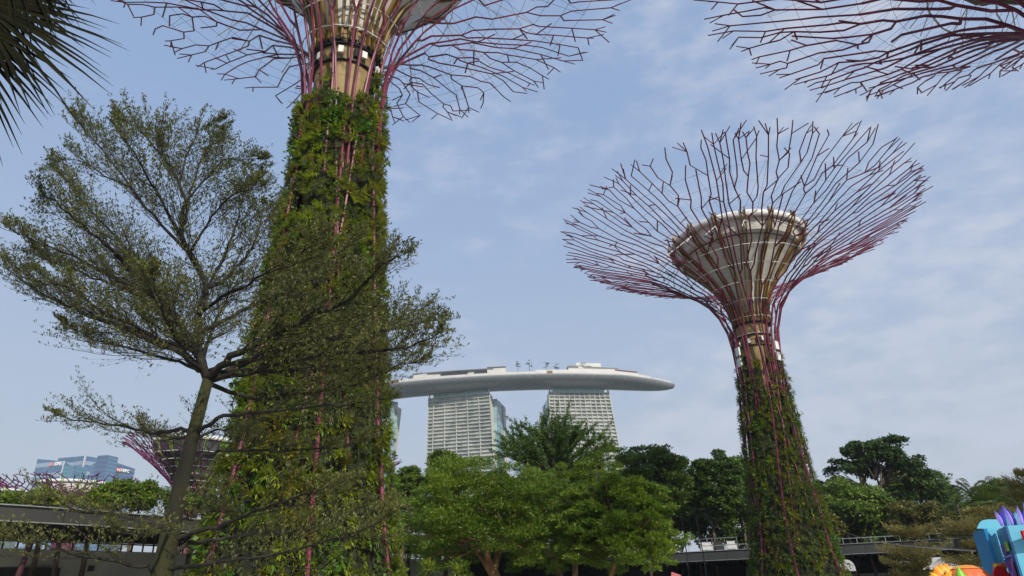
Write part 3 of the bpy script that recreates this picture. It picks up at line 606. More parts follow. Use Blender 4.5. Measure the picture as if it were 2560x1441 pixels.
# ------------------------------------------------------------------ roofed walkway buildings
M['fascia'] = mat('grey_fascia', (.036, .036, .031), .55, var=.12, scale=.4, bump=.02); M['fascia2'] = mat('charcoal_fascia', (.045, .046, .048), .5, var=.15, scale=.4)
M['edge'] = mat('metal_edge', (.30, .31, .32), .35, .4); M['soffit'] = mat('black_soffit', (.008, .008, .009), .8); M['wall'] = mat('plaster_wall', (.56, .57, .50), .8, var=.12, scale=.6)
M['maroon'] = mat('maroon_column', (.06, .018, .026), .45)
def roof(pts, zt, depth, fh, label, mfas, cols, wallz, dark_from=None, slat=.55):
    P = np.array([atz(x, y, zt)[:2] for x, y in pts]); t = np.linspace(0, 1, 60); d = np.concatenate([[0], np.cumsum(np.linalg.norm(np.diff(P, axis=0), axis=1))])
    P = np.stack([np.interp(t * d[-1], d, P[:, i]) for i in (0, 1)], 1); ln = d[-1]
    out = nrm(P); n = len(P); root = thing('pavilion', (*P[n // 2], 0), label, 'pavilion')
    def pt(i, f, z): return np.array([*(P[i] + out[i] * depth * f), z])
    g = Geo(); gl = Geo(); gs = Geo(); gb = Geo(); gw = Geo()
    for i in range(n - 1):
        g.add([pt(i, 0, zt - fh), pt(i + 1, 0, zt - fh), pt(i + 1, 0, zt), pt(i, 0, zt)], Q=[[0, 1, 2, 3]])
        g.add([pt(i, .004, zt - .03), pt(i + 1, .004, zt - .03), pt(i + 1, 1, zt - .03), pt(i, 1, zt - .03)], Q=[[0, 1, 2, 3]]) if False else None
        for f0, f1 in ((.006, .894), (.905 if wallz > 4.9 and i < 22 else .885, 1)):
            for z, m in ((zt - fh + .12, 0), (zt - .05, 1)): gs.add([pt(i, f0, z), pt(i + 1, f0, z), pt(i + 1, f1, z), pt(i, f1, z)], Q=[[0, 1, 2, 3]])
        gl.beam(pt(i, -.003, zt + .02), pt(i + 1, -.003, zt + .02), .14, .05); gl.beam(pt(i, -.006, zt - fh - .04), pt(i + 1, -.006, zt - fh - .04), .10, .05)
        wz = wallz if (i < 22 or wallz < 4.9) else 1.6
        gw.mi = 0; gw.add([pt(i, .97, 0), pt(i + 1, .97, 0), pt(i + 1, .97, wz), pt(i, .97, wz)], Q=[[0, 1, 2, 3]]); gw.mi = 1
        if wz < wallz or wallz < 4.9: gw.add([pt(i, .965, wz), pt(i + 1, .965, wz), pt(i + 1, .965, zt - .1), pt(i, .965, zt - .1)], Q=[[0, 1, 2, 3]])  # black upper sheet stands in for the deep shade beneath the roof
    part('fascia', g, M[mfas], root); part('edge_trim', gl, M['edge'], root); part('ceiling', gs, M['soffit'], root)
    nb = int(ln / slat); tb = np.linspace(0, 1, nb)
    Pb = np.stack([np.interp(tb, t, P[:, i]) for i in (0, 1)], 1); ob = nrm(Pb)
    for i in range(nb):
        a = np.array([*(Pb[i] + ob[i] * .1), zt - fh - .16]); b = np.array([*(Pb[i] + ob[i] * depth * .985), zt - fh - .16]); gb.beam(a, b, .10, .26)
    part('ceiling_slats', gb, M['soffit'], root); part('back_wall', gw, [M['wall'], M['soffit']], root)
    gj = Geo()
    for i in np.arange(1, n - 1, 2 if ln > 60 else 3): gj.beam(pt(i, -.0006, zt - fh + .02), pt(i, -.0006, zt - .03), .025, .012)
    part('joint_line', gj, M['soffit'], root)
    for px, lean in cols:
        dd = ray(px, 1400); dd = dd[:2] / np.linalg.norm(dd[:2]); k = np.argmax(out @ dd); q = P[k] + out[k] * depth * .18
        part('column', Geo().segs([[*q, 0]], [[q[0] + lean, q[1] + .3, zt - fh]], .13, .13, 10), M['maroon'], root)
    return root, pt, n, P, out
rl = roof([(-420, 1247), (-200, 1251), (0, 1262), (260, 1280), (520, 1302), (700, 1316), (1000, 1335), (1250, 1357), (1420, 1374), (1560, 1386), (1640, 1393), (1760, 1403)], 6.0, 13, .62, 'curved pavilion with light grey fascia and black slatted ceiling at lower left', 'fascia', [(20, .6), (372, .35), (900, .2), (1150, .2)], 5.1)
rr2 = roof([(1664, 1384), (1880, 1373), (2080, 1363), (2390, 1347), (2700, 1332)], 5.6, 15, .86, 'curved pavilion with charcoal fascia and roof terrace at lower right', 'fascia2', [(2190, -.3), (1760, -.3), (2480, -.3)], 3.2, slat=.5)
# opening and fittings in the left wall
def wallbox(o, pxa, pya, pxb, pyb, Y, th, m, nm, par):
    a, b = at(pxa, pya, Y), at(pxb, pyb, Y); g = Geo().box([(a[0] + b[0]) / 2, Y, (a[2] + b[2]) / 2], (abs(a[0] - b[0]), th, abs(a[2] - b[2])), 0); return part(nm, g, M[m], par)
def onwall(px, py, w, h, m, nm, par, info, f=.962):
    _, pt, n, P, out = info; dd = ray(px, py); hd = np.linalg.norm(dd[:2]); k = int(np.argmax(out @ (dd[:2] / hd))); q = pt(k, f, 0); z = EYE[2] + dd[2] / hd * np.linalg.norm(q[:2])
    ang = math.atan2(-out[k][0], out[k][1]); part(nm, Geo().box([q[0], q[1], z], (w, .12, h), ang), M[m], par)
onwall(60, 1445, 5.0, 1.1, 'dark', 'dark_opening', rl[0], rl); onwall(186, 1422, .35, .32, 'fascia2', 'wall_box', rl[0], rl)
# rails of the terrace
_, pt, n, P, out = rr2
g = Geo()
for i in range(6, n - 1):
    g.beam(pt(i, .002, 6.12), pt(i + 1, .002, 6.12), .07, .07)
    if i % 2 == 0: g.beam(pt(i, .002, 5.55), pt(i, .002, 6.12), .05, .05)
part('terrace_rail', g, M['edge'], rr2[0])
def onroof(px, f): dd = ray(px, 1360)[:2]; dd = dd / np.linalg.norm(dd); k = int(np.argmax(out @ dd)); return pt(k, f, 5.6), math.atan2(-out[k][0], out[k][1])
M['whitef'] = mat('white_upholstery', (.62, .62, .62), .8)
def seat(px, w, lab, m='whitef'):
    p, ang = onroof(px, .07); root = thing('terrace_sofa', p, lab, 'sofa', 'sofas on the roof terrace'); ca, sa = math.cos(ang), math.sin(ang)
    def b(nm, c, s_): part(nm, Geo().box(p + np.array([c[0] * ca - c[1] * sa, c[0] * sa + c[1] * ca, c[2]]), s_, ang), M[m], root)
    b('seat', (0, 0, .3), (w, .8, .3)); b('backrest', (0, -.42, .52), (w, .16, .75)); b('armrest', (-w / 2 - .07, 0, .36), (.13, .9, .55)); b('armrest', (w / 2 + .07, 0, .36), (.13, .9, .55))
seat(1765, .95, 'white sofa on the roof terrace, left of the grey one'); seat(1797, .75, 'grey sofa between two white ones on the roof terrace', 'fascia'); seat(1826, .8, 'white sofa nearest the steel tree tower on the roof terrace')
p0, _ = onroof(1722, .05); p1, _ = onroof(1842, .05); g = Geo()
for f in np.linspace(0, 1, 5): q = p0 + (p1 - p0) * f; g.segs([q], [q + [0, 0, 1.25]], .025, .025, 5)
g.segs([p0 + [0, 0, 1.25]], [p1 + [0, 0, 1.25]], .03, .03, 5); solo('handrail', g, M['edge'], p0, 'thin metal handrail frame behind the sofas on the terrace', 'railing')

# ------------------------------------------------------------------ trees
def mk(name, a, b, **k): M[name] = leafmat(name, a, b, **k)
mk('feather', (.055, .12, .007), (.21, .30, .022), scale=.25); mk('dkgreen', (.030, .07, .010), (.125, .21, .024), scale=.3)
mk('mid', (.040, .09, .008), (.17, .25, .024), scale=.3); mk('yellowish', (.07, .075, .012), (.20, .19, .04), scale=.4)
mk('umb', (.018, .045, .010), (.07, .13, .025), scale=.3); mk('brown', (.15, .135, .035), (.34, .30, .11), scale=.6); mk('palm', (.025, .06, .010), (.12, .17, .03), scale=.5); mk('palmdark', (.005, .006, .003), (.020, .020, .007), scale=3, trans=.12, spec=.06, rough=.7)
def tree(name, label, cat, px, py, rx, ry, Y, m, nl, leaf=.16, pr=.25, flat=.6, trunk=None, bark='bark_far', npf=60, seed=None, hole=.15, asp=.5, tr=.16, low=-.45, forks=3, group=None, droop=0.0, lim=None, skirt=0, hor=0, kmax=.88):
    rg = np.random.default_rng(seed or int(px * 7 + py)); s_ = mpp(Y, px, py); C = at(px, py, Y); rx, ry = rx * s_, ry * s_; rz = ry
    tb = at(trunk or px, 1440, Y); base = np.array([tb[0], Y, 0.]); root = thing(name, base, label, cat, group)
    # puff centres
    v = nrm(rg.normal(size=(npf * 3, 3))); v = v[v[:, 2] > low][:npf]; k = rg.uniform(.45, kmax, len(v))[:, None]; k = k * (1 + .10 * np.sin(v[:, :1] * 5 + px) + .08 * np.sin(v[:, 1:2] * 7 + py))
    pc = C + v * k * np.array([rx, rx * .8, rz]); pc[:, 2] -= skirt * rz * (v[:, 0] ** 2 + v[:, 1] ** 2) * k[:, 0] ** 2; R = rx * pr * rg.uniform(.6, 1.35, len(pc))
    keep = rg.random(len(pc)) > hole; pc, R = pc[keep], R[keep]
    w = R ** 2; cnt = (nl * w / w.sum()).astype(int); I = np.repeat(np.arange(len(pc)), cnt)
    d = nrm(rg.normal(size=(len(I), 3))); d[:, 2] = np.where(rg.random(len(I)) < .7, np.abs(d[:, 2]), d[:, 2])
    rad = rg.uniform(.55, 1.05, len(I)) ** .6 * (1 + .25 * np.sin(d[:, 0] * 7 + I) * np.sin(d[:, 1] * 6 + I * 2))
    p = pc[I] + d * (R[I] * rad)[:, None] * np.array([1, 1, flat]); p[:, 2] -= droop * R[I] * (d[:, 0] ** 2 + d[:, 1] ** 2)
    nr = nrm(d + rg.normal(0, .5, d.shape) + [0, 0, .7]); ld = nrm(np.cross(nr, rg.normal(size=d.shape)) + d * .5 + hor * nrm((p - C) * [1, 1, 0] + 1e-3)); sz = leaf * rg.uniform(.6, 1.4, len(I))
    part('crown', Geo().leaves(p, ld, nr, sz, sz * asp), M[m], root)
    g = Geo(); top = C - [0, 0, rz * .55]; hf = max(top[2] * .55, 1.2); n_ = 8; f = np.linspace(0, 1, n_)[:, None]
    fk = np.array([base[0] * .7 + C[0] * .3, Y, max(hf, top[2] - rz * .5)]); pts = base + (fk - base) * f; pts[1:-1, 0] += rg.normal(0, .06, n_ - 2) * tr * 4
    g.sweep(pts, np.linspace(tr * 1.25, tr * .85, n_), 9)
    L1 = [fk + (C + np.array([math.cos(a) * rx * .45, math.sin(a) * rx * .35, rz * rg.uniform(-.3, .1)]) - fk) for a in rg.uniform(0, 2 * PI) + np.arange(forks) * 2 * PI / forks]
    for e in L1:
        mid_ = (fk + e) / 2 + rg.normal(0, .1 * rx, 3) * [1, 1, .3]; g.sweep([fk - [0, 0, .2], fk * .5 + mid_ * .5 + rg.normal(0, .03, 3), mid_, e], [tr * .7, tr * .6, tr * .45, tr * .25], 6)
    L1 = np.array(L1)
    for c_ in pc[:lim or 45]:
        q = L1[np.argmin(np.linalg.norm(L1 - c_, axis=1))]; o = q * .6 + fk * .4; mm = (o + c_) / 2 + rg.normal(0, .05 * rx, 3); g.segs([o, mm], [mm, c_], [tr * .3, tr * .2], [tr * .2, tr * .08], 4)
    part('trunk', g, M[bark], root, smooth=True); return root
FE = dict(m='feather', leaf=.20, pr=.105, flat=.26, bark='bark_tan', asp=.22, droop=.4, hole=.22, kmax=1.02, lim=40, skirt=.38, hor=.8)
G1 = 'feathery trees in front of the dark pavilion'
tree('feathery_tree', 'broad feathery light green tree with thick tan forked trunk, left of its group', 'tree', 1210, 1268, 225, 140, 42, npf=560, nl=105000, trunk=1240, tr=.34, low=-.85, group=G1, **FE)
tree('feathery_tree', 'feathery green tree with straight tan trunk in the middle of its group', 'tree', 1385, 1290, 150, 125, 46, npf=320, nl=60000, trunk=1396, tr=.24, low=-.85, group=G1, **FE)
tree('feathery_tree', 'feathery green tree on a slim leaning trunk behind the middle of its group', 'tree', 1450, 1250, 130, 110, 50, npf=260, nl=42000, trunk=1432, tr=.2, low=-.85, group=G1, **FE)
tree('feathery_tree', 'feathery yellow-green tree with twin tan stems, right of its group', 'tree', 1535, 1285, 160, 138, 39, npf=430, nl=90000, trunk=1512, tr=.2, low=-.85, group=G1, **FE)
BK = 'dark trees behind the pavilions'
tree('leafy_tree', 'small yellow-green tree tucked beside the right edge of the nearest tree tower', 'tree', 1020, 1215, 62, 62, 62, 'mid', 12000, leaf=.24, npf=45)
tree('leafy_tree', 'mid green tree with a knobbly top in front of the middle hotel tower', 'tree', 1115, 1200, 62, 75, 60, 'mid', 12000, leaf=.26, npf=45)
tree('leafy_tree', 'dark leafy tree with yellowish tips between the spiky tree and the round dome', 'tree', 1625, 1205, 110, 108, 78, 'mid', 34000, leaf=.30, npf=170, pr=.15, hole=.1, low=-.7)
tree('dome_tree', 'dark green round dome tree left of the slimmer tree tower', 'tree', 1790, 1215, 88, 98, 82, 'dkgreen', 42000, leaf=.30, npf=240, pr=.13, flat=.42, hole=.02, low=-.7, skirt=.3)
tree('leafy_tree', 'dark tree showing between the dome tree and the slimmer tree tower', 'tree', 1868, 1225, 80, 95, 92, 'dkgreen', 22000, leaf=.4, npf=60)
tree('leafy_tree', 'dark tree filling the gap under the leafy crown left of the dome', 'tree', 1705, 1265, 85, 100, 90, 'dkgreen', 26000, leaf=.4, npf=70, hole=.02, group=BK)
tree('leafy_tree', 'dark tree low behind the pavilion roof beneath the spiky tree', 'tree', 1420, 1245, 150, 75, 90, 'dkgreen', 20000, leaf=.42, npf=80, hole=.05, group=BK)
tree('umbrella_tree', 'tall dark umbrella-crowned tree with open limbs against the sky on the right', 'tree', 2192, 1168, 112, 84, 92, 'umb', 26000, leaf=.36, pr=.125, flat=.6, trunk=2185, bark='bark_far', npf=120, hole=.3, tr=.33, low=-.2, forks=5)
tree('umbrella_tree', 'lone small tuft of crown at the right end of the umbrella tree', 'tree', 2296, 1186, 22, 13, 93, 'umb', 1500, leaf=.34, npf=10, flat=.6, pr=.4, tr=.1, trunk=2240)
tree('leafy_tree', 'bushy green tree below the umbrella tree, beside the slimmer tree tower', 'tree', 2140, 1290, 105, 82, 80, 'mid', 24000, leaf=.34, npf=90, hole=.05)
tree('leafy_tree', 'pale-topped green tree just right of the slimmer tree tower', 'tree', 2100, 1225, 48, 26, 84, 'mid', 6000, leaf=.32, npf=30)
tree('leafy_tree', 'dark spreading tree behind, right of the umbrella tree trunk', 'tree', 2290, 1238, 98, 62, 98, 'dkgreen', 16000, leaf=.42, npf=60, hole=.08)
tree('leafy_tree', 'dark tree hugging the right side of the slimmer tree tower', 'tree', 2065, 1262, 62, 62, 96, 'dkgreen', 9000, leaf=.42, npf=40)
tree('leafy_tree', 'yellow-olive airy tree above the right pavilion roof', 'tree', 2305, 1305, 88, 58, 76, 'yellowish', 15000, leaf=.26, npf=80, pr=.17, hole=.15)
tree('leafy_tree', 'bright yellow-green drooping tree at the right foot of the slimmer tree tower', 'tree', 2068, 1328, 48, 36, 66, 'yellowish', 6000, leaf=.3, npf=26, flat=.7)
tree('leafy_tree', 'dark tree at the right frame edge behind the palms', 'tree', 2530, 1270, 80, 65, 72, 'dkgreen', 13000, leaf=.36, npf=50)
tree('leafy_tree', 'dark understorey tree behind the yellow-olive tree', 'tree', 2420, 1310, 90, 50, 84, 'dkgreen', 10000, leaf=.4, npf=50, group=BK)
for i, (px, py, rx, ry, Y, mm, lab) in enumerate([(1010, 1290, 60, 55, 78, 'mid', 'dark green tree low between the nearest tree tower and the feathery trees'), (1120, 1290, 75, 60, 84, 'dkgreen', 'dark tree behind the left part of the broad feathery tree'),
        (1250, 1290, 90, 60, 96, 'dkgreen', 'dark tree behind the trunk fork of the broad feathery tree'), (1560, 1310, 90, 60, 98, 'dkgreen', 'dark tree behind the twin-stemmed feathery tree'), (1640, 1310, 70, 65, 96, 'dkgreen', 'dark low tree behind the corner of the right pavilion roof'),
        (1760, 1300, 85, 75, 90, 'dkgreen', 'dark low tree behind the terrace sofas'), (1850, 1305, 65, 75, 94, 'dkgreen', 'dark low tree behind the terrace, against the slimmer tree tower'), (2010, 1310, 60, 65, 92, 'dkgreen', 'dark low tree behind the foot of the slimmer tree tower'),
        (2110, 1330, 75, 55, 88, 'mid', 'low green tree over the right roof beside the slimmer tree tower'), (2220, 1330, 85, 60, 90, 'dkgreen', 'low dark tree over the right roof under the bushy tree'), (2330, 1325, 80, 60, 92, 'mid', 'low green tree over the right roof under the yellow-olive tree'),
        (2470, 1320, 95, 65, 80, 'dkgreen', 'low dark tree behind the large fan palm'), (60, 1262, 60, 20, 60, 'mid', 'low green tree over the left end of the left roof'), (600, 1290, 90, 30, 62, 'mid', 'green tree behind the base of the nearest tree tower')]):
    tree('leafy_tree', lab, 'tree', px, py, rx, ry, Y, mm, 16000, leaf=.36, npf=60, hole=.02, low=-.9, pr=.3, group=BK)
# behind the left roof
tree('bush_tree', 'rounded bright green tree above the left pavilion roof', 'tree', 318, 1252, 88, 46, 48, 'feather', 17000, leaf=.2, npf=70, pr=.2, flat=.6, hole=.05)
tree('bush_tree', 'yellow-green low bush beside the nearest tree trunk above the left roof', 'tree', 470, 1262, 60, 34, 46, 'mid', 8000, leaf=.2, npf=30)
# spiky tree: arching limbs closely set with leaves
def spiky(px, ytop, ybase, half, Y, label):
    rg = np.random.default_rng(5); b0 = at(px, ybase, Y); base = np.array([b0[0], Y, 0]); root = thing('spiky_tree', base, label, 'tree'); s_ = mpp(Y, px, 1100); g = Geo(); lp, ld = [], []
    g.sweep([base, [base[0], Y, 4], [base[0] + .1, Y, b0[2]]], [.3, .25, .18], 8)
    for i in range(64):
        a = rg.uniform(0, 2 * PI); rho = rg.uniform(.15, 1) ** .8; R = half * s_ * rho; zt = b0[2] + ((ybase - ytop) * s_) * (1.02 - .55 * rho ** 1.5) * rg.uniform(.75, 1.02)
        e = np.array([base[0] + R * math.cos(a), Y + R * math.sin(a) * .8, zt]); st = np.array([base[0], Y, b0[2] + rg.uniform(-1.5, .5)]); f = np.linspace(0, 1, 12)[:, None]
        c1 = st + (e - st) * [.35, .35, .75]; pts = (1 - f) ** 2 * st + 2 * f * (1 - f) * c1 + f ** 2 * e; pts[6:] += np.cumsum(rg.normal(0, .07, (6, 3)), 0); pts[-1, 2] -= .1
        g.sweep(pts, np.linspace(.07, .015, 12), 4, False)
        for k in range(4):
            j = rg.integers(5, 11); dd = nrm(pts[j] - pts[j - 1] + rg.normal(0, .6, 3)); q = pts[j] + dd[None] * np.linspace(0, rg.uniform(.8, 2), 6)[:, None] + np.array([0, 0, 1.]) * (np.linspace(0, 1, 6) ** 2)[:, None] * .3
            g.sweep(q, np.linspace(.025, .01, 6), 3, False); t = rg.uniform(0, 1, 120) * 5; jj = np.minimum(t.astype(int), 4); lp.append(q[jj] + (q[jj + 1] - q[jj]) * (t - jj)[:, None])
        t = rg.uniform(.38, 1, 300) * 11; jj = np.minimum(t.astype(int), 10); lp.append(pts[jj] + (pts[jj + 1] - pts[jj]) * (t - jj)[:, None])
    lp = np.concatenate(lp); lp += rg.normal(0, .045, lp.shape); dd = rg.normal(size=lp.shape); dd[:, 2] += .5
    part('crown', Geo().leaves(lp, dd, rg.normal(size=lp.shape) + [0, 0, .6], .17, .07), M['spk'], root); part('trunk', g, M['bark_far'], root, smooth=True)
mk('spk', (.035, .085, .012), (.13, .23, .035), scale=.5)
spiky(1388, 1022, 1225, 188, 54, 'spiky-crowned tree with upswept arching limbs in front of the right hotel tower')

# palms
def feather_palm(px, py, Y, n, fl, label, seed, m='palm', tr=.14):
    rg = np.random.default_rng(seed); h = at(px, py, Y); base = np.array([h[0] + rg.normal(0, .2), Y, 0]); root = thing('feather_palm', base, label, 'palm tree', 'feather palms')
    f = np.linspace(0, 1, 8)[:, None]; part('trunk', Geo().sweep(base + (h - base) * f + np.sin(f * PI) * [.15, 0, 0], np.linspace(tr * 1.2, tr * .8, 8), 8), M['bark_far'], root, smooth=True)
    for i in range(n):
        a = i * 2.4 + rg.uniform(-.2, .2); el = rg.uniform(.1, 1.25); L_ = fl * rg.uniform(.8, 1.1); t = np.linspace(0, 1, 14)
        r = L_ * t * math.cos(el) * (1 - .1 * t); z = L_ * (t * math.sin(el) - .62 * t ** 2 * (1.1 - .4 * math.sin(el))); q = h + np.stack([r * math.cos(a), r * math.sin(a), z], 1); g = Geo().sweep(q, np.linspace(.035, .008, 14), 4, False)
        tt = np.repeat(np.linspace(.12, 1, 34), 2) * 13; jj = np.minimum(tt.astype(int), 12); p = q[jj] + (q[jj + 1] - q[jj]) * (tt - jj)[:, None]; ax = nrm(q[jj + 1] - q[jj]); sd_ = nrm(np.cross(ax, [0, 0, 1.])) * np.tile([1, -1], 34)[:, None]
        g.blades(p, ax * .5 + sd_ + rg.normal(0, .08, p.shape) + [0, 0, .12], fl * .26 * np.sin(np.clip(tt / 13, .1, .95) * PI * .9 + .15).clip(.3, 1), .05, .45); part('frond', g, M[m], root)
feather_palm(2428, 1238, 62, 15, 3.0, 'feather palm with arching fronds at the far right skyline', 3); feather_palm(2392, 1262, 66, 12, 2.6, 'shorter feather palm left of the taller one at far right', 4)
feather_palm(2480, 1225, 70, 13, 2.6, 'feather palm half behind the brown-tiered tree at the frame edge', 8)
feather_palm(1702, 1285, 68, 12, 1.8, 'slender young palm on the roof terrace, left of its twin', 5, tr=.05); feather_palm(1739, 1290, 68, 12, 1.7, 'slender young palm on the roof terrace, nearer the sofas', 6, tr=.05)
feather_palm(420, 1240, 52, 14, 2.3, 'pale feathery palm beside the leaning tree trunk on the left', 9, m='moss'); feather_palm(118, 1250, 40, 14, 1.6, 'bright green fern-like palm over the left roof edge', 12, m='fern')
feather_palm(160, 1262, 39, 14, 1.3, 'low yellow-green palm over the left roof edge', 13, m='fern'); feather_palm(232, 1262, 40, 14, 1.5, 'yellow-green palm against the rounded tree on the left', 14, m='fern'); feather_palm(1008, 1300, 50, 12, 1.6, 'pale hanging palm low at the right edge of the nearest tree tower', 15, m='moss', tr=.08)
def fan(g, hub, axis, normal, n, L_, w, spread, rg, droop=.25, split=True):
    axis = nrm(axis); normal = nrm(np.array(normal) - (np.array(normal) @ axis) * axis); side = np.cross(normal, axis)
    for a in np.linspace(-spread, spread, n):
        a += rg.normal(0, .02); d = axis * math.cos(a) + side * math.sin(a); l = L_ * rg.uniform(.85, 1.08) * (1 - .12 * abs(a) / spread); t = np.array([0, .28, .55, .78, 1]); wv = np.array([.1, .8, 1, .5, .06]) * w
        c = hub + d[None] * (l * t)[:, None] + np.array([0, 0, -1.]) * (droop * l * t ** 2.6)[:, None] + normal * (l * .05 * rg.normal() * t ** 2)[:, None]; s2 = nrm(np.cross(normal, d)); fold = normal * .25
        V = np.concatenate([c - s2 * wv[:, None] / 2, c - fold * wv[:, None] * .6, c + s2 * wv[:, None] / 2]); q = []
        for k in range(4): q += [[k, k + 1, k + 6, k + 5], [k + 5, k + 6, k + 11, k + 10]]
        g.add(V, Q=q)
def fan_palm(px, py, Y, specs, label, m, L_, w, trunk_r, seed, base=None, n=22, grp='fan palms'):
    rg = np.random.default_rng(seed); h = at(px, py, Y); b = np.array([h[0], h[1], 0]) if base is None else np.array(base); root = thing('fan_palm', b, label, 'palm tree', grp)
    f = np.linspace(0, 1, 10)[:, None]; part('trunk', Geo().sweep(b + (h - b) * f, np.linspace(trunk_r * 1.1, trunk_r, 10), 12), M['bark'], root, smooth=True)
    for az, el, pl in specs:
        d = np.array([math.cos(az) * math.cos(el), math.sin(az) * math.cos(el), math.sin(el)]); hub = h + d * pl; g = Geo().segs([h], [hub], .03, .018, 5)
        fan(g, hub, d - [0, 0, .25], [0, 0, 1] if abs(el) < 1 else [math.cos(az), math.sin(az), 0], n, L_, w, 1.35, rg); part('fan_leaf', g, M[m], root)
sp = [(a, e, .9) for a, e in [(3.3, .5), (4.0, .9), (4.7, .3), (5.4, .8), (6.1, .35), (2.6, .9), (4.4, 1.2), (1.2, .9), (3.7, -.1), (5.0, -.1), (.4, .8)]]
fan_palm(2475, 1285, 44, sp, 'large fan palm rising behind the blue display at right', 'palm', 1.35, .09, .2, 2); fan_palm(2405, 1385, 33, sp, 'low yellow-green fan palm left of the blue display', 'yellowish', .95, .06, .16, 3)

# ------------------------------------------------------------------ distant tree towers
M['drumdark'] = mat('dark_drum', (.05, .05, .05), .6, var=.4, scale=.4)
PF = [(0, 3.0), (8, 2.3), (14, 1.9), (18, 1.9), (20, 2.6), (22, 4.2), (24, 6.8), (26, 9.8), (27.5, 12.4), (29, 15)]
BF = [(1.5, 19.5), (2.4, 21.5), (4.0, 24.0), (5.8, 26), (7.6, 27.5), (8.2, 30)]
mk('lime', (.16, .30, .03), (.30, .50, .06), scale=1)
tree_tower(tuple(at(172, 1300, 150)[:2]), [(z * .93, r * 1.06) for z, r in PF], [(r * .9, z * .89) for r, z in BF], 1.4, 10, 'distant purple tree tower with pale drum, in front of the banded glass towers', 41, nst=26, steel='steel_far', plants=False, gold='lime', hoops=(), spacing=1.15, step=1.8, tube=.17, tip=.085, cab=False, diag=5, fork_r=3.2)
tree_tower(tuple(at(-55, 1300, 125)[:2]), [(z * .77, r * 1.0) for z, r in PF], [(r * .9, z * .72) for r, z in BF], 1.4, 10, 'distant magenta tree tower cut by the left frame edge', 43, nst=24, steel='steel_far', plants=False, gold='lime', hoops=(), spacing=1.15, step=1.8, tube=.17, tip=.085, cab=False, diag=5, fork_r=3.2)
tree_tower(tuple(at(474, 1250, 118)[:2]), [(z * .94, r * .74) for z, r in PF], [(r * .86, z * .92) for r, z in BF], 1.4, 10, 'distant tree tower with lime ribs and dark bowl seen behind the leaning tree trunk', 47, nst=24, steel='steel_far', plants=False, gold='lime', hoops=(20, 21, 22, 23, 24, 25), spacing=1.0, step=1.6, tube=.13, tip=.075, fmat='drumdark', cab=False, diag=5, fork_r=3.2)
tree_tower(tuple(at(838, 1250, 150)[:2]), [(z * 1.04, r * .9) for z, r in PF], [(r * .9, z * .98) for r, z in BF], 1.4, 10, 'distant tree tower of which only branch tips show right of the planted trunk', 49, nst=22, steel='steel_far', plants=False, gold='lime', hoops=(), spacing=1.6, tube=.18, tip=.11, cab=False, diag=5, fork_r=3.2)

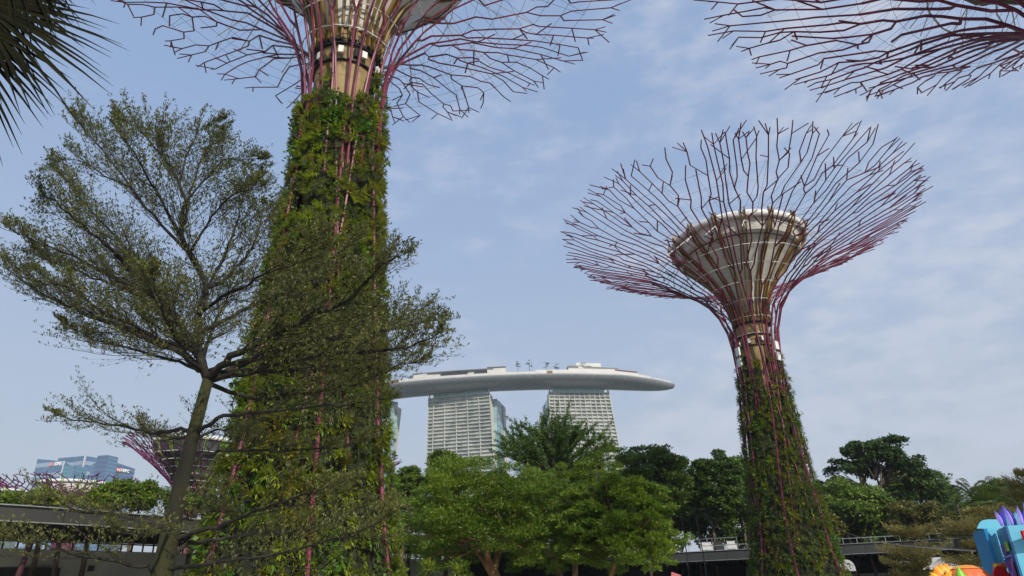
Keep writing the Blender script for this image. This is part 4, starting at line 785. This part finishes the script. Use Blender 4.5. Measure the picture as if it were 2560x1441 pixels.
# ------------------------------------------------------------------ foreground small-leaved tree
def small_leaf_tree():
    rg = np.random.default_rng(77); Y0 = 9.0
    b = at(405, 1441, Y0); base = np.array([b[0] - .22, Y0, 0.]); root = thing('small_leaved_tree', base, 'large near tree with leaning mossy trunk, fine tiered twigs and tiny olive leaves', 'tree')
    tp = [(405, 1441), (425, 1335), (455, 1200), (490, 1060), (520, 950)]; T = [base, base * .6 + b * .4] + [at(x, y, Y0) for x, y in tp]
    part('trunk', Geo().sweep(T, [.155, .145, .132, .115, .098, .083, .072], 14), M['bark_moss'], root, smooth=True)
    # main limbs: photo column, row, depth
    limbs = [([(520, 950, 9), (497, 890, 9), (495, 786, 9.05), (519, 720, 9.1), (475, 630, 9.1), (450, 585, 9.1), (462, 503, 9.0), (448, 456, 9.0), (412, 400, 8.9), (396, 340, 8.8), (392, 310, 8.8)], .10),
        ([(460, 510, 9), (520, 440, 9), (560, 400, 8.9), (600, 400, 8.8), (640, 400, 8.8)], .025), ([(519, 720, 9.1), (560, 640, 9.4), (600, 540, 9.7), (610, 470, 9.9), (650, 450, 10)], .035), ([(475, 630, 9.1), (530, 540, 8.9), (590, 480, 8.7), (640, 470, 8.6)], .03),
        ([(448, 456, 9), (470, 380, 9.2), (500, 320, 9.3), (540, 310, 9.4)], .022), ([(430, 420, 9), (370, 350, 9.1), (330, 310, 9.2), (300, 300, 9.2)], .022), ([(330, 470, 9.5), (260, 440, 9.4), (200, 400, 9.4), (150, 400, 9.3)], .022), ([(396, 748, 8.6), (300, 700, 8.9), (180, 640, 9.1), (80, 600, 9.2), (20, 570, 9.3)], .045),
        ([(500, 900, 9), (481, 857, 8.9), (425, 786, 8.7), (396, 748, 8.6), (330, 673, 8.4), (264, 612, 8.2), (189, 550, 8.0), (120, 490, 7.9)], .075),
        ([(500, 925, 9), (470, 893, 9.1), (425, 866, 9.3), (330, 829, 9.6), (264, 805, 9.8), (189, 777, 10.0), (94, 730, 10.2), (15, 670, 10.3)], .085),
        ([(519, 720, 9.1), (562, 701, 9.2), (613, 645, 9.4), (646, 597, 9.6), (655, 520, 9.7)], .05), ([(519, 950, 9), (560, 905, 8.8), (640, 862, 8.5), (760, 800, 8.1), (880, 745, 7.8), (960, 660, 7.6), (1000, 640, 7.5)], .085),
        ([(525, 950, 9), (640, 930, 9.3), (780, 930, 9.6), (920, 925, 9.8), (1040, 905, 9.9)], .045), ([(515, 930, 9), (640, 890, 9), (800, 850, 8.9), (960, 830, 8.8), (1090, 800, 8.7)], .05), ([(510, 930, 9), (430, 900, 9.4), (320, 870, 9.7), (230, 850, 9.9), (170, 815, 10)], .04), ([(505, 860, 9), (430, 800, 9.2), (320, 730, 9.4), (200, 680, 9.5), (90, 640, 9.6)], .045),
        ([(530, 945, 9), (600, 915, 9.3), (720, 865, 9.8), (840, 845, 10.2), (960, 810, 10.5), (1060, 770, 10.7)], .075), ([(535, 950, 9), (620, 925, 8.6), (760, 895, 8.2), (900, 880, 7.9), (1020, 870, 7.7), (1080, 850, 7.6)], .06),
        ([(525, 960, 9), (585, 985, 9.2), (650, 1000, 9.5), (760, 985, 9.8), (900, 960, 10.1), (960, 935, 10.3)], .05), ([(480, 640, 9.1), (400, 560, 9.3), (330, 470, 9.5), (250, 370, 9.7), (190, 300, 9.8)], .04),
        ([(462, 560, 9.1), (480, 450, 9.3), (520, 370, 9.5), (550, 340, 9.6)], .035), ([(450, 590, 9.1), (390, 480, 8.6), (340, 390, 8.3), (300, 330, 8.1)], .035), ([(497, 880, 9), (420, 760, 9.6), (330, 640, 10.2), (230, 530, 10.6), (150, 430, 10.9)], .05),
        ([(490, 880, 9), (400, 850, 8.5), (300, 800, 8.0), (200, 740, 7.7), (110, 690, 7.5)], .05), ([(495, 786, 9.05), (560, 740, 8.6), (640, 700, 8.2), (740, 640, 7.9), (800, 590, 7.7)], .045), ([(505, 830, 9), (600, 780, 9.5), (720, 720, 10), (840, 640, 10.3), (900, 590, 10.4)], .05),
        ([(500, 925, 9), (470, 900, 8.4), (440, 850, 7.6), (400, 770, 7.1), (380, 700, 6.8)], .06), ([(505, 900, 9), (520, 850, 9.9), (560, 760, 10.8), (600, 690, 11.4)], .06), ([(500, 900, 9), (450, 840, 10), (380, 740, 10.9), (340, 660, 11.4)], .055),
        ([(487, 1078, 9), (440, 1075, 9.1), (380, 1085, 9.3), (300, 1062, 9.6), (220, 1056, 9.8), (160, 1042, 9.9)], .042), ([(485, 1085, 9), (520, 1065, 8.9), (560, 1042, 8.8), (640, 1030, 8.6), (760, 1020, 8.4), (880, 1010, 8.3), (950, 1000, 8.2)], .045),
        ([(470, 1170, 9), (505, 1140, 9.1), (560, 1125, 9.3), (700, 1130, 9.6), (820, 1120, 9.9), (900, 1110, 10.1)], .035), ([(485, 1085, 9), (440, 1100, 9.6), (400, 1090, 10.3), (370, 1080, 10.8)], .035), ([(480, 1100, 9), (540, 1075, 9.7), (620, 1065, 10.5)], .035),
        ([(428, 1335, 9), (385, 1310, 9.2), (300, 1290, 9.4), (220, 1285, 9.6), (150, 1265, 9.7), (90, 1262, 9.8)], .032), ([(425, 1350, 9), (500, 1330, 9.0), (580, 1300, 8.8), (660, 1270, 8.6), (760, 1240, 8.5), (860, 1200, 8.3)], .045),
        ([(420, 1400, 9), (470, 1360, 9.1), (560, 1345, 9.4), (700, 1335, 9.7), (840, 1300, 9.9), (960, 1270, 10.1)], .045), ([(415, 1425, 9), (500, 1410, 8.8), (620, 1400, 8.6), (760, 1370, 8.4), (880, 1340, 8.3), (950, 1310, 8.2)], .04),
        ([(410, 1441, 9), (350, 1415, 8.8), (250, 1400, 8.6), (150, 1380, 8.4), (70, 1345, 8.3), (30, 1330, 8.3)], .04), ([(428, 1330, 9), (400, 1320, 8.3), (350, 1340, 7.7), (300, 1330, 7.4)], .035), ([(430, 1330, 9), (450, 1300, 9.9), (500, 1285, 10.6), (560, 1280, 11)], .035)]
    lo = Geo(); P0, P1, R0, R1 = [], [], [], []; LP, LD = [], []
    def unit(v): return v / max(np.linalg.norm(v), 1e-9)
    def twig(p, d, Nn, Ls, r, lev):
        n = 5 if lev == 1 else 3; st = Ls / n; pts = [p]; sgn = 1 if rg.random() < .5 else -1
        for k in range(n):
            d = unit(d + rg.normal(0, .10, 3) + np.array([0, 0, .05 if lev == 1 else .09]) + sgn * .06 * np.cross(Nn, d)); sgn = -sgn; q = p + d * st
            a, b_ = r * (1 - k / n * .7), r * (1 - (k + 1) / n * .7); P0.append(p); P1.append(q); R0.append(a); R1.append(b_); pts.append(q); p = q
            if lev == 1:
                for sd_ in (1, -1):
                    for rep in range(2):
                        if rg.random() < .66:
                            ang = rg.uniform(.4, .85) * sd_; dd = unit(d * math.cos(ang) + np.cross(Nn, d) * math.sin(ang) + Nn * rg.normal(.12, .2)); twig(q - d * st * rg.uniform(0, 1), dd, Nn, Ls * rg.uniform(.30, .60) * (1.1 - .6 * k / n), .0022, 2)
            elif k or rg.random() < .5: LP.append(q); LD.append(d)
        if lev == 1: LP.append(p); LD.append(d)
    for pts, r in limbs:
        pts = [np.array(at(*q)) for q in pts]; m = len(pts); t = np.linspace(0, m - 1, (m - 1) * 4 + 1); Q = np.array([np.interp(t, range(m), [p[i] for p in pts]) for i in range(3)]).T
        Q[1:-1] = .25 * Q[:-2] + .5 * Q[1:-1] + .25 * Q[2:]; Q[3:] += rg.normal(0, .012, Q[3:].shape); seg = np.linalg.norm(np.diff(Q, axis=0), axis=1); cs = np.concatenate([[0], np.cumsum(seg)]); Ln = cs[-1]
        lo.sweep(Q, .62 * r * (1 - .88 * cs / Ln) + .003, 7)
        s_ = Ln * .16 + .1; sd_ = 1
        while s_ < Ln:
            f = s_ / Ln; p = np.array([np.interp(s_, cs, Q[:, i]) for i in range(3)]); q = np.array([np.interp(min(s_ + .1, Ln), cs, Q[:, i]) for i in range(3)]); d = unit(q - p) if s_ < Ln - .02 else unit(Q[-1] - Q[-2])
            Nn = unit(np.array([0, 0, 1.]) - d * d[2]); roll = rg.normal(0, .36); side = np.cross(d, Nn); Nn = unit(Nn * math.cos(roll) + side * math.sin(roll)); ang = rg.uniform(.30, .78) * sd_; sd_ = -sd_
            dd = unit(d * math.cos(ang) + np.cross(Nn, d) * math.sin(ang)); Lb = min(1.1, (.30 + .95 * Ln * .42 * (1 - f) ** .8)) * rg.uniform(.7, 1.15)
            twig(p, dd, Nn, Lb, r * (1 - f) * .12 + .0038, 1); s_ += rg.uniform(.065, .11) * (1.9 if pts[0][2] < 3.9 else .92)
        twig(Q[-1], unit(Q[-1] - Q[-3]), np.array([0, 0, 1.]), .2, .005, 1)
    part('limbs', lo, M['bark'], root, smooth=True); R0, R1 = np.array(R0), np.array(R1); part('twigs', Geo().segs(P0, P1, R0, R1, 3), M['bark'], root, kind='stuff')
    LP = np.array(LP); LD = np.array(LD); per = 4; B = np.repeat(LP, per, 0); D = np.repeat(LD, per, 0); ph = rg.uniform(0, 2 * PI, len(B)); el = rg.uniform(.2, 1.1, len(B))
    d = np.stack([np.cos(ph) * np.cos(el), np.sin(ph) * np.cos(el), np.sin(el)], 1) + D * .5; sz = rg.uniform(.030, .050, len(B)); B = B + rg.normal(0, .012, B.shape)
    part('crown', Geo().leaves(B, d, rg.normal(0, .4, B.shape) + [0, 0, 1], sz, sz * .42), M['olive'], root); print('leaves', len(B), 'twigs', len(P0))
small_leaf_tree()

# overhanging fan palm at the top left
rgp = np.random.default_rng(5)
def near_palm():
    h = at(-230, -120, 5.2); base = np.array([h[0] - .3, h[1] - .1, 0]); root = thing('fan_palm', base, 'near fan palm whose dark drooping leaves hang into the top left corner', 'palm tree', 'fan palms'); f = np.linspace(0, 1, 12)[:, None]
    part('trunk', Geo().sweep(base + (h - base) * f, np.linspace(.2, .15, 12), 12), M['bark'], root, smooth=True)
    vd = nrm(at(60, 60, 5.0) - EYE)
    def leaf(hub, tipdir, n, L_, w, spread, tiltn, drp=.12):
        hub = (hub[0] - 10, hub[1] - 38, hub[2]); L_ *= .92; H = at(*hub); T = at(hub[0] + tipdir[0], hub[1] + tipdir[1] * .9, hub[2] + .25); g = Geo().segs([h], [H], .02, .014, 5); ax = nrm(T - H)
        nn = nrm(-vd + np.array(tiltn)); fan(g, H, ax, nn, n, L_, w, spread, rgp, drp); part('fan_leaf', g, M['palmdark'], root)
    leaf((-55, 35, 5.1), (120, 135), 30, 1.6, .046, 1.25, (.2, 0, .4)); leaf((-40, -90, 5.3), (150, 90), 26, 1.4, .042, 1.1, (0, .1, .5)); leaf((-130, 60, 4.9), (60, 140), 28, 1.5, .044, 1.0, (.3, 0, .2))
    leaf((60, -190, 5.5), (120, 130), 24, 1.2, .045, .9, (0, .2, .3), .3); leaf((-160, -60, 5.0), (140, 100), 32, 1.5, .046, 1.2, (.1, 0, .6)); leaf((-10, -160, 5.0), (80, 140), 24, 1.3, .045, .8, (0, 0, .2), .4)
    leaf((-90, -40, 5.2), (120, 70), 24, 1.35, .055, 1.3, (.2, 0, .1)); leaf((-30, -60, 5.4), (100, 60), 30, 1.1, .06, 1.3, (.1, .2, .1))
    leaf((-300, -200, 5.0), (-100, 60), 22, 1.3, .08, 1.2, (0, 0, .5)); leaf((-200, -260, 5.4), (30, -120), 22, 1.3, .08, 1.2, (0, .3, .5))
near_palm()

# ------------------------------------------------------------------ tiered brown-green trees at the right
def tier_tree(px, tiers, Y, label, m='brown', seed=1, top=None, dens=1.0):
    rg = np.random.default_rng(seed); b = at(px, 1441, Y); base = np.array([b[0], Y, 0]); root = thing('tiered_tree', base, label, 'tree', 'tiered small trees by the blue display'); s_ = mpp(Y, px, 1300)
    g = Geo(); t_ = at(px, top or tiers[0][0] - 12, Y); g.sweep([base, base * .5 + t_ * .5, t_], [.09, .06, .02], 7); B, D = [], []
    for py, hw, cx in tiers:
        c = at(px, py + 12, Y); c2 = at(px + cx, py, Y); r = hw * s_; nb = 13
        for k in range(nb):
            a = k * 2 * PI / nb + rg.uniform(-.2, .2); e = c2 + np.array([r * math.cos(a), r * .8 * math.sin(a), rg.uniform(.02, .30) * r]) * rg.uniform(.65, 1.1); q = np.linspace(0, 1, 8)[:, None]; pts = c + (e - c) * q; pts[:, 2] += np.sin(q[:, 0] * PI) * -.03 * r
            g.sweep(pts, np.linspace(.02, .005, 8), 4, False); n = int(330 * dens); f = rg.uniform(.15, 1, n) ** .8; p = c + (e - c) * f[:, None]; w = .26 * r * np.sin(f * PI * .85 + .2); side = nrm(np.cross(e - c, [0, 0, 1.])); o = rg.normal(0, .55, n) * w
            p = p + side * o[:, None] + np.array([0, 0, 1.]) * (np.abs(o) * .45 + rg.normal(.03, .06 * r, n))[:, None]; B.append(p); D.append(nrm(e - c) * .8 + side * (np.sign(o) * .6)[:, None] + rg.normal(0, .3, (n, 3)) + [0, 0, .35])
    B = np.concatenate(B); D = np.concatenate(D); part('trunk', g, M['bark_far'], root, smooth=True); part('crown', Geo().leaves(B, D, rg.normal(0, .4, B.shape) + [0, 0, 1], .075 * Y / 30 + .02, .022 * Y / 30 + .010), M[m], root)
tier_tree(2283, [(1338, 62, -5), (1392, 88, 0), (1420, 66, -8), (1446, 55, 5)], 27, 'tiered olive-brown tree with four flat layers in front of the right pavilion', seed=2)
tier_tree(2455, [(1290, 62, 25), (1326, 100, -10), (1370, 60, 0), (1412, 70, -20)], 24, 'tiered brown-green tree half behind the blue display', seed=3)
tier_tree(2585, [(1185, 50, 0), (1215, 75, -5), (1245, 85, 5), (1285, 95, 0)], 34, 'tall tiered brown tree cut by the right frame edge', seed=4)
# ------------------------------------------------------------------ festival display
def paint(n, c, c2=None, sc=2): M[n] = mat(n, c, .4, 0, .12, sc, col2=c2, spec=.4)
paint('cyan_fabric', (.10, .42, .60), (.17, .50, .64), .8); paint('blue_fabric', (.02, .22, .48), (.03, .30, .58), .9); paint('navy_panel', (.05, .16, .34)); paint('violet', (.22, .16, .62), (.35, .30, .78)); paint('deep_violet', (.05, .05, .38)); paint('red_fabric', (.62, .02, .02)); paint('orange_fabric', (.75, .22, .02), (.85, .38, .03), 4)
paint('yellow_fabric', (.80, .50, .03)); paint('green_fabric', (.08, .42, .03), (.30, .60, .04), 5); paint('plum', (.20, .05, .26)); paint('coral_fabric', (.62, .12, .05), (.75, .2, .06), 3); paint('pink_fabric', (.45, .13, .14))
M['tent'] = mat('white_tent', (.42, .42, .45), .7, var=.1, scale=.8)
c0 = at(2500, 1441, 15.5); disp = thing('festival_display', (c0[0], c0[1], 0), 'light blue folded-panel festival display with violet feathers at the right frame edge', 'festival display')
def wall(a, b, th, m, nm, par=disp):           # vertical panel below two top points
    a, b = np.array(a), np.array(b); t = nrm((b - a) * [1, 1, 0]); n = np.array([-t[1], t[0], 0]) * th; return part(nm, Geo().prism([a, b, b + n, a + n], 0), M[m], par)
A1, A2 = at(2428, 1321, 17.2), at(2459, 1321, 15.9); A3 = at(2496, 1321, 15.9); A2[2] = A1[2] = A3[2]; B1, B2, B3 = at(2491, 1329, 15.85), at(2512, 1312, 14.5), at(2640, 1309, 14.3); B1[2] = B2[2] = B3[2]
wall(A1, A2, .06, 'blue_fabric', 'side_panel'); wall(A2 + [.03, -.01, 0], A3, .06, 'cyan_fabric', 'front_panel'); wall(B1, B2, .05, 'navy_panel', 'lattice_panel'); wall(B2 + [.03, -.02, 0], B3, .06, 'cyan_fabric', 'front_panel')
g = Geo(); arc = [at(x, y, 16.2) for x, y in [(2442, 1322), (2445, 1314), (2450, 1306), (2457, 1301), (2470, 1299), (2490, 1299), (2499, 1302), (2506, 1307), (2511, 1313), (2514, 1322)]]; n = len(arc); V = np.array(arc + [p + nrm(p - EYE) * .10 for p in arc])
g.add(V, P=[list(range(n))[::-1], list(range(n, 2 * n))], Q=[[i, (i + 1) % n, (i + 1) % n + n, i + n] for i in range(n)]); part('arched_top', g, M['cyan_fabric'], disp)
t = nrm((B2 - B1) * [1, 1, 0]); n_ = np.array([t[1], -t[0], 0]); Lw = np.linalg.norm((B2 - B1)[:2])
def lat(u0, z0, u1, z1, m, nm='lattice_bar', w=.035): a = B1 + t * u0 * Lw + n_ * -.02; b = B1 + t * u1 * Lw + n_ * -.02; a = a.copy(); b = b.copy(); a[2] -= z0; b[2] -= z1; part(nm, Geo().beam(a + n_ * .05, b + n_ * .05, w, w), M[m], disp)
def latq(u0, z0, u1, z1, m, nm): P_ = [B1 + t * u * Lw + n_ * .03 - [0, 0, z] for u, z in ((u0, z0), (u1, z0), (u1, z1), (u0, z1))]; part(nm, Geo().add(P_, Q=[[0, 1, 2, 3]]), M[m], disp)
latq(.12, .30, .55, .50, 'plum', 'lattice_tile'); latq(.58, .28, .9, .46, 'green_fabric', 'lattice_tile'); latq(.15, .62, .85, 1.0, 'plum', 'lattice_tile'); latq(.15, 1.0, .85, 1.32, 'deep_violet', 'lattice_tile'); latq(.12, 1.42, .88, 1.62, 'plum', 'lattice_tile')
lat(.12, .6, .88, 1.34, 'violet'); lat(.88, .6, .12, 1.34, 'violet'); lat(.1, .55, .9, .55, 'violet'); lat(.1, 1.37, .9, 1.37, 'violet'); lat(.5, 1.4, .5, 1.65, 'violet')
rgf = np.random.default_rng(3)
for i in range(16):                            # feathers
    b = at(2506 + i * 8.5, 1316, 15.0 + .25 * (i % 3)); h = rgf.uniform(.22, .42) * (1.3 if i % 3 == 0 else 1); lean = rgf.uniform(-.12, .10); w = .055; q = np.linspace(0, 1, 7); cen_ = b + np.stack([lean * q ** 2, 0 * q, h * q], 1); ww = w * np.sin(q * PI * .82 + .45).clip(.03, 1)
    V = np.concatenate([cen_ - np.outer(ww, [1, 0, 0]), cen_ - [0, .025, 0], cen_ + np.outer(ww, [1, 0, 0])]); Q = []
    for k in range(6): Q += [[k, k + 1, k + 8, k + 7], [k + 7, k + 8, k + 15, k + 14]]
    part('feather', Geo().add(V, Q=Q), M[['violet', 'deep_violet', 'cyan_fabric'][i % 3]], disp)
def disc(nm, px, py, Y, rx, rz, m, par, th=.06, a0=0, a1=2 * PI): c = at(px, py, Y); a = np.linspace(a0, a1, 24); V = np.concatenate([np.stack([c[0] + rx * np.cos(a), np.full(24, Y + d), c[2] + rz * np.sin(a)], 1) for d in (0, th)]); part(nm, Geo().add(V, P=[list(range(24))[::-1], list(range(24, 48))], Q=[[i, i + 1, i + 25, i + 24] for i in range(23)]), M[m], par)
P_ = [at(x, y, 15.7) for x, y in [(2489, 1408), (2512, 1409), (2522, 1441), (2526, 1470), (2498, 1470)]]; g = Geo().add(np.array(P_ + [p + np.array([0, .1, 0]) for p in P_]), P=[[4, 3, 2, 1, 0], [5, 6, 7, 8, 9]], Q=[[i, (i + 1) % 5, (i + 1) % 5 + 5, i + 5] for i in range(5)]); part('orange_panel', g, M['orange_fabric'], disp)
disc('red_scroll', 2507, 1446, 15.6, .17, .24, 'red_fabric', disp); disc('yellow_swirl', 2504, 1418, 15.62, .12, .07, 'yellow_fabric', disp); disc('orange_swirl', 2510, 1413, 15.58, .07, .04, 'coral_fabric', disp)
P_ = [at(x, y, 14.2) for x, y in [(2555, 1327), (2585, 1322), (2590, 1352), (2562, 1350)]]; g = Geo().add(np.array(P_ + [p + np.array([0, .06, 0]) for p in P_]), P=[[3, 2, 1, 0], [4, 5, 6, 7]], Q=[[i, (i + 1) % 4, (i + 1) % 4 + 4, i + 4] for i in range(4)]); part('red_panel', g, M['red_fabric'], disp)
# orange blossom lantern with a domed gourd
c = at(2392, 1460, 15.2); fl = thing('blossom_lantern', (c[0], c[1], 0), 'orange and green blossom lantern at the foot of the blue display', 'lantern')
g = Geo().sweep([[c[0], c[1], 0], [c[0], c[1], c[2] - .1]], .08, 8); part('stem', g, M['green_fabric'], fl)
def petal(ctr, a, el, L_, w, m, nm, cup=.3):
    d = np.array([math.cos(a) * math.cos(el), math.sin(a) * math.cos(el) * .7, math.sin(el)]); sd_ = nrm(np.cross(d, [0, -1, .2])); q = np.linspace(0, 1, 6); ww = w * np.sin(q * PI * .86 + .25).clip(.04, 1); cc = ctr + np.outer(q * L_, d) + np.outer(cup * L_ * q ** 2, [0, 0, .4]); bk = np.array([0, .05, 0])
    V = np.concatenate([cc - np.outer(ww, sd_) + bk, cc, cc + np.outer(ww, sd_) + bk]); Q = []
    for k in range(5): Q += [[k, k + 1, k + 7, k + 6], [k + 6, k + 7, k + 13, k + 12]]
    part(nm, Geo().add(V, Q=Q), M[m], fl, smooth=True)
for k in range(15): petal(c + [0, .12, 0], .2 + k * 2.75 / 14, .1 + .9 * math.sin(.2 + k * 2.75 / 14), rgf.uniform(.34, .44), .07, ['orange_fabric', 'yellow_fabric'][k % 3 == 1], 'petal')
for k in range(13): petal(c + [0, 0, -.02], .1 + k * 2.95 / 12, .05 + .8 * math.sin(.1 + k * 2.95 / 12), rgf.uniform(.24, .34), .045, ['yellow_fabric', 'orange_fabric'][k % 2], 'petal')
for k in range(7): petal(c + [0, -.12, -.1], .35 + k * 2.4 / 6, .3 + .7 * math.sin(.35 + k * 2.4 / 6), .26, .045, 'green_fabric', 'sepal')
g = Geo().lathe([(.01, .36), (.05, .30), (.10, .2), (.12, .08), (.09, -.1)], c + [0, -.2, -.06], 10); part('bud', g, M['green_fabric'], fl, smooth=True)
c2 = at(2426, 1462, 15.4); go = thing('gourd_lantern', (c2[0], c2[1], 0), 'orange ribbed gourd lantern between the blossom lantern and the blue display', 'lantern'); a = np.linspace(0, 2 * PI, 49)[:-1]; V = []
prf = [(.02, .36), (.14, .35), (.28, .29), (.38, .18), (.42, .02), (.38, -.2), (.25, -.5), (.2, -1.2)]
for r_, z_ in prf: V.append(np.stack([c2[0] + r_ * (1 + .07 * np.abs(np.sin(a * 5))) * np.cos(a), c2[1] + r_ * (1 + .07 * np.abs(np.sin(a * 5))) * np.sin(a), np.full(48, max(c2[2] + z_, 0))], 1))
i = np.arange(48); Q = np.concatenate([np.stack([i + 48 * k, (i + 1) % 48 + 48 * k, (i + 1) % 48 + 48 * (k + 1), i + 48 * (k + 1)], 1) for k in range(7)]); part('body', Geo().add(np.concatenate(V), Q=Q), M['coral_fabric'], go, smooth=True)
V = [v + [0, 0, .015] for v in V[:3]]; part('cap', Geo().add(np.concatenate(V), Q=Q[:96]), M['orange_fabric'], go, smooth=True)
# pink paper leaf low in the middle
c = at(1682, 1441, 22); pk = thing('paper_leaf', (c[0], c[1], 0), 'pink pointed paper leaf poking up in front of the terrace pavilion', 'decoration'); P_ = [at(x, y, 22) for x, y in [(1679, 1430), (1702, 1438), (1712, 1470), (1690, 1480), (1677, 1450)]]
part('leaf_blade', Geo().add(np.array(P_ + [p + np.array([0, .05, 0]) for p in P_]), P=[[4, 3, 2, 1, 0], [5, 6, 7, 8, 9]], Q=[[i, (i + 1) % 5, (i + 1) % 5 + 5, i + 5] for i in range(5)]), M['pink_fabric'], pk); part('pole', Geo().sweep([[c[0] + .1, c[1] + .03, 0], [c[0] + .1, c[1] + .03, c[2] - .2]], .02, 6), M['dark'], pk)
# white tents under the right pavilion
def tent(px0, px1, pyt, Y, label):
    a, b = at(px0, pyt, Y), at(px1, pyt, Y); zt = a[2]; cx_ = (a[0] + b[0]) / 2; hw_ = (b[0] - a[0]) / 2; root = thing('tent', (cx_, Y, 0), label, 'tent', 'white tents below the right pavilion'); ps = np.linspace(0, PI, 15); V = []
    for yy in (Y - 1.2, Y + 2.5): V.append(np.stack([cx_ - hw_ * np.cos(ps), np.full(15, yy), zt - .85 + .85 * np.sin(ps) ** .7], 1))
    V = np.concatenate(V); part('canopy', Geo().add(V, Q=[[k, k + 1, k + 16, k + 15] for k in range(14)], P=[list(range(15))]), M['tent'], root, smooth=False)
    for sx_ in (-1, 1):
        for yy in (Y - 1.15, Y + 2.4): part('pole', Geo().segs([[cx_ + sx_ * hw_ * .98, yy, 0]], [[cx_ + sx_ * hw_ * .98, yy, zt - .85]], .04, .04, 6), M['dark'], root)
tent(2275, 2368, 1397, 57, 'cream-topped white tent left of the orange blossom lantern'); tent(2372, 2440, 1399, 58, 'pale grey tent directly behind the orange blossom lantern'); tent(2080, 2118, 1402, 60, 'small white tent at the right foot of the slimmer tree tower')
# thin wire
a, b = at(2060, 1300, 55), at(2440, 1378, 16.5); q = np.linspace(0, 1, 20)[:, None]; p = a + (b - a) * q - np.array([0, 0, 1]) * .5 * np.sin(q * PI); solo('wire', Geo().sweep(p, .012, 4), M['edge'], (a[0], a[1], a[2]), 'thin sagging wire from the slimmer tree tower to the blue display', 'wire')
# spiky plants low in the middle
def spikes(px, py, Y, r, label, m='fern'):
    rg = np.random.default_rng(px); c = at(px, py, Y); base = np.array([c[0], Y, 0]); root = thing('yucca', base, label, 'plant', 'yuccas below the feathery trees'); part('stem', Geo().sweep([base, c], .05, 6), M['bark'], root); n = 60; a = rg.uniform(0, 2 * PI, n); el = rg.uniform(-.2, 1.4, n)
    part('leaves', Geo().blades(np.repeat(c[None], n, 0), np.stack([np.cos(a) * np.cos(el), np.sin(a) * np.cos(el), np.sin(el)], 1), r * rg.uniform(.7, 1.1, n), .07, .15), M[m], root)
spikes(1072, 1428, 31, .75, 'yucca tuft at the right foot of the nearest tree tower'); spikes(1142, 1436, 33, .7, 'yucca tuft further right, left of the thick tan trunk')

# ------------------------------------------------------------------ humid air
g = Geo().box([0, 1500, 115], [5000, 4000, 234])
hm = bpy.data.materials.new('haze'); hm.use_nodes = True; t = hm.node_tree; t.nodes.clear(); pv = N('ShaderNodeVolumePrincipled', t); oo = N('ShaderNodeOutputMaterial', t); t.links.new(pv.outputs[0], oo.inputs['Volume'])
pv.inputs['Color'].default_value = (.80, .88, 1, 1); pv.inputs['Density'].default_value = .00017; pv.inputs['Anisotropy'].default_value = 0
o = part('haze', g, hm); tag(o, kind='stuff')
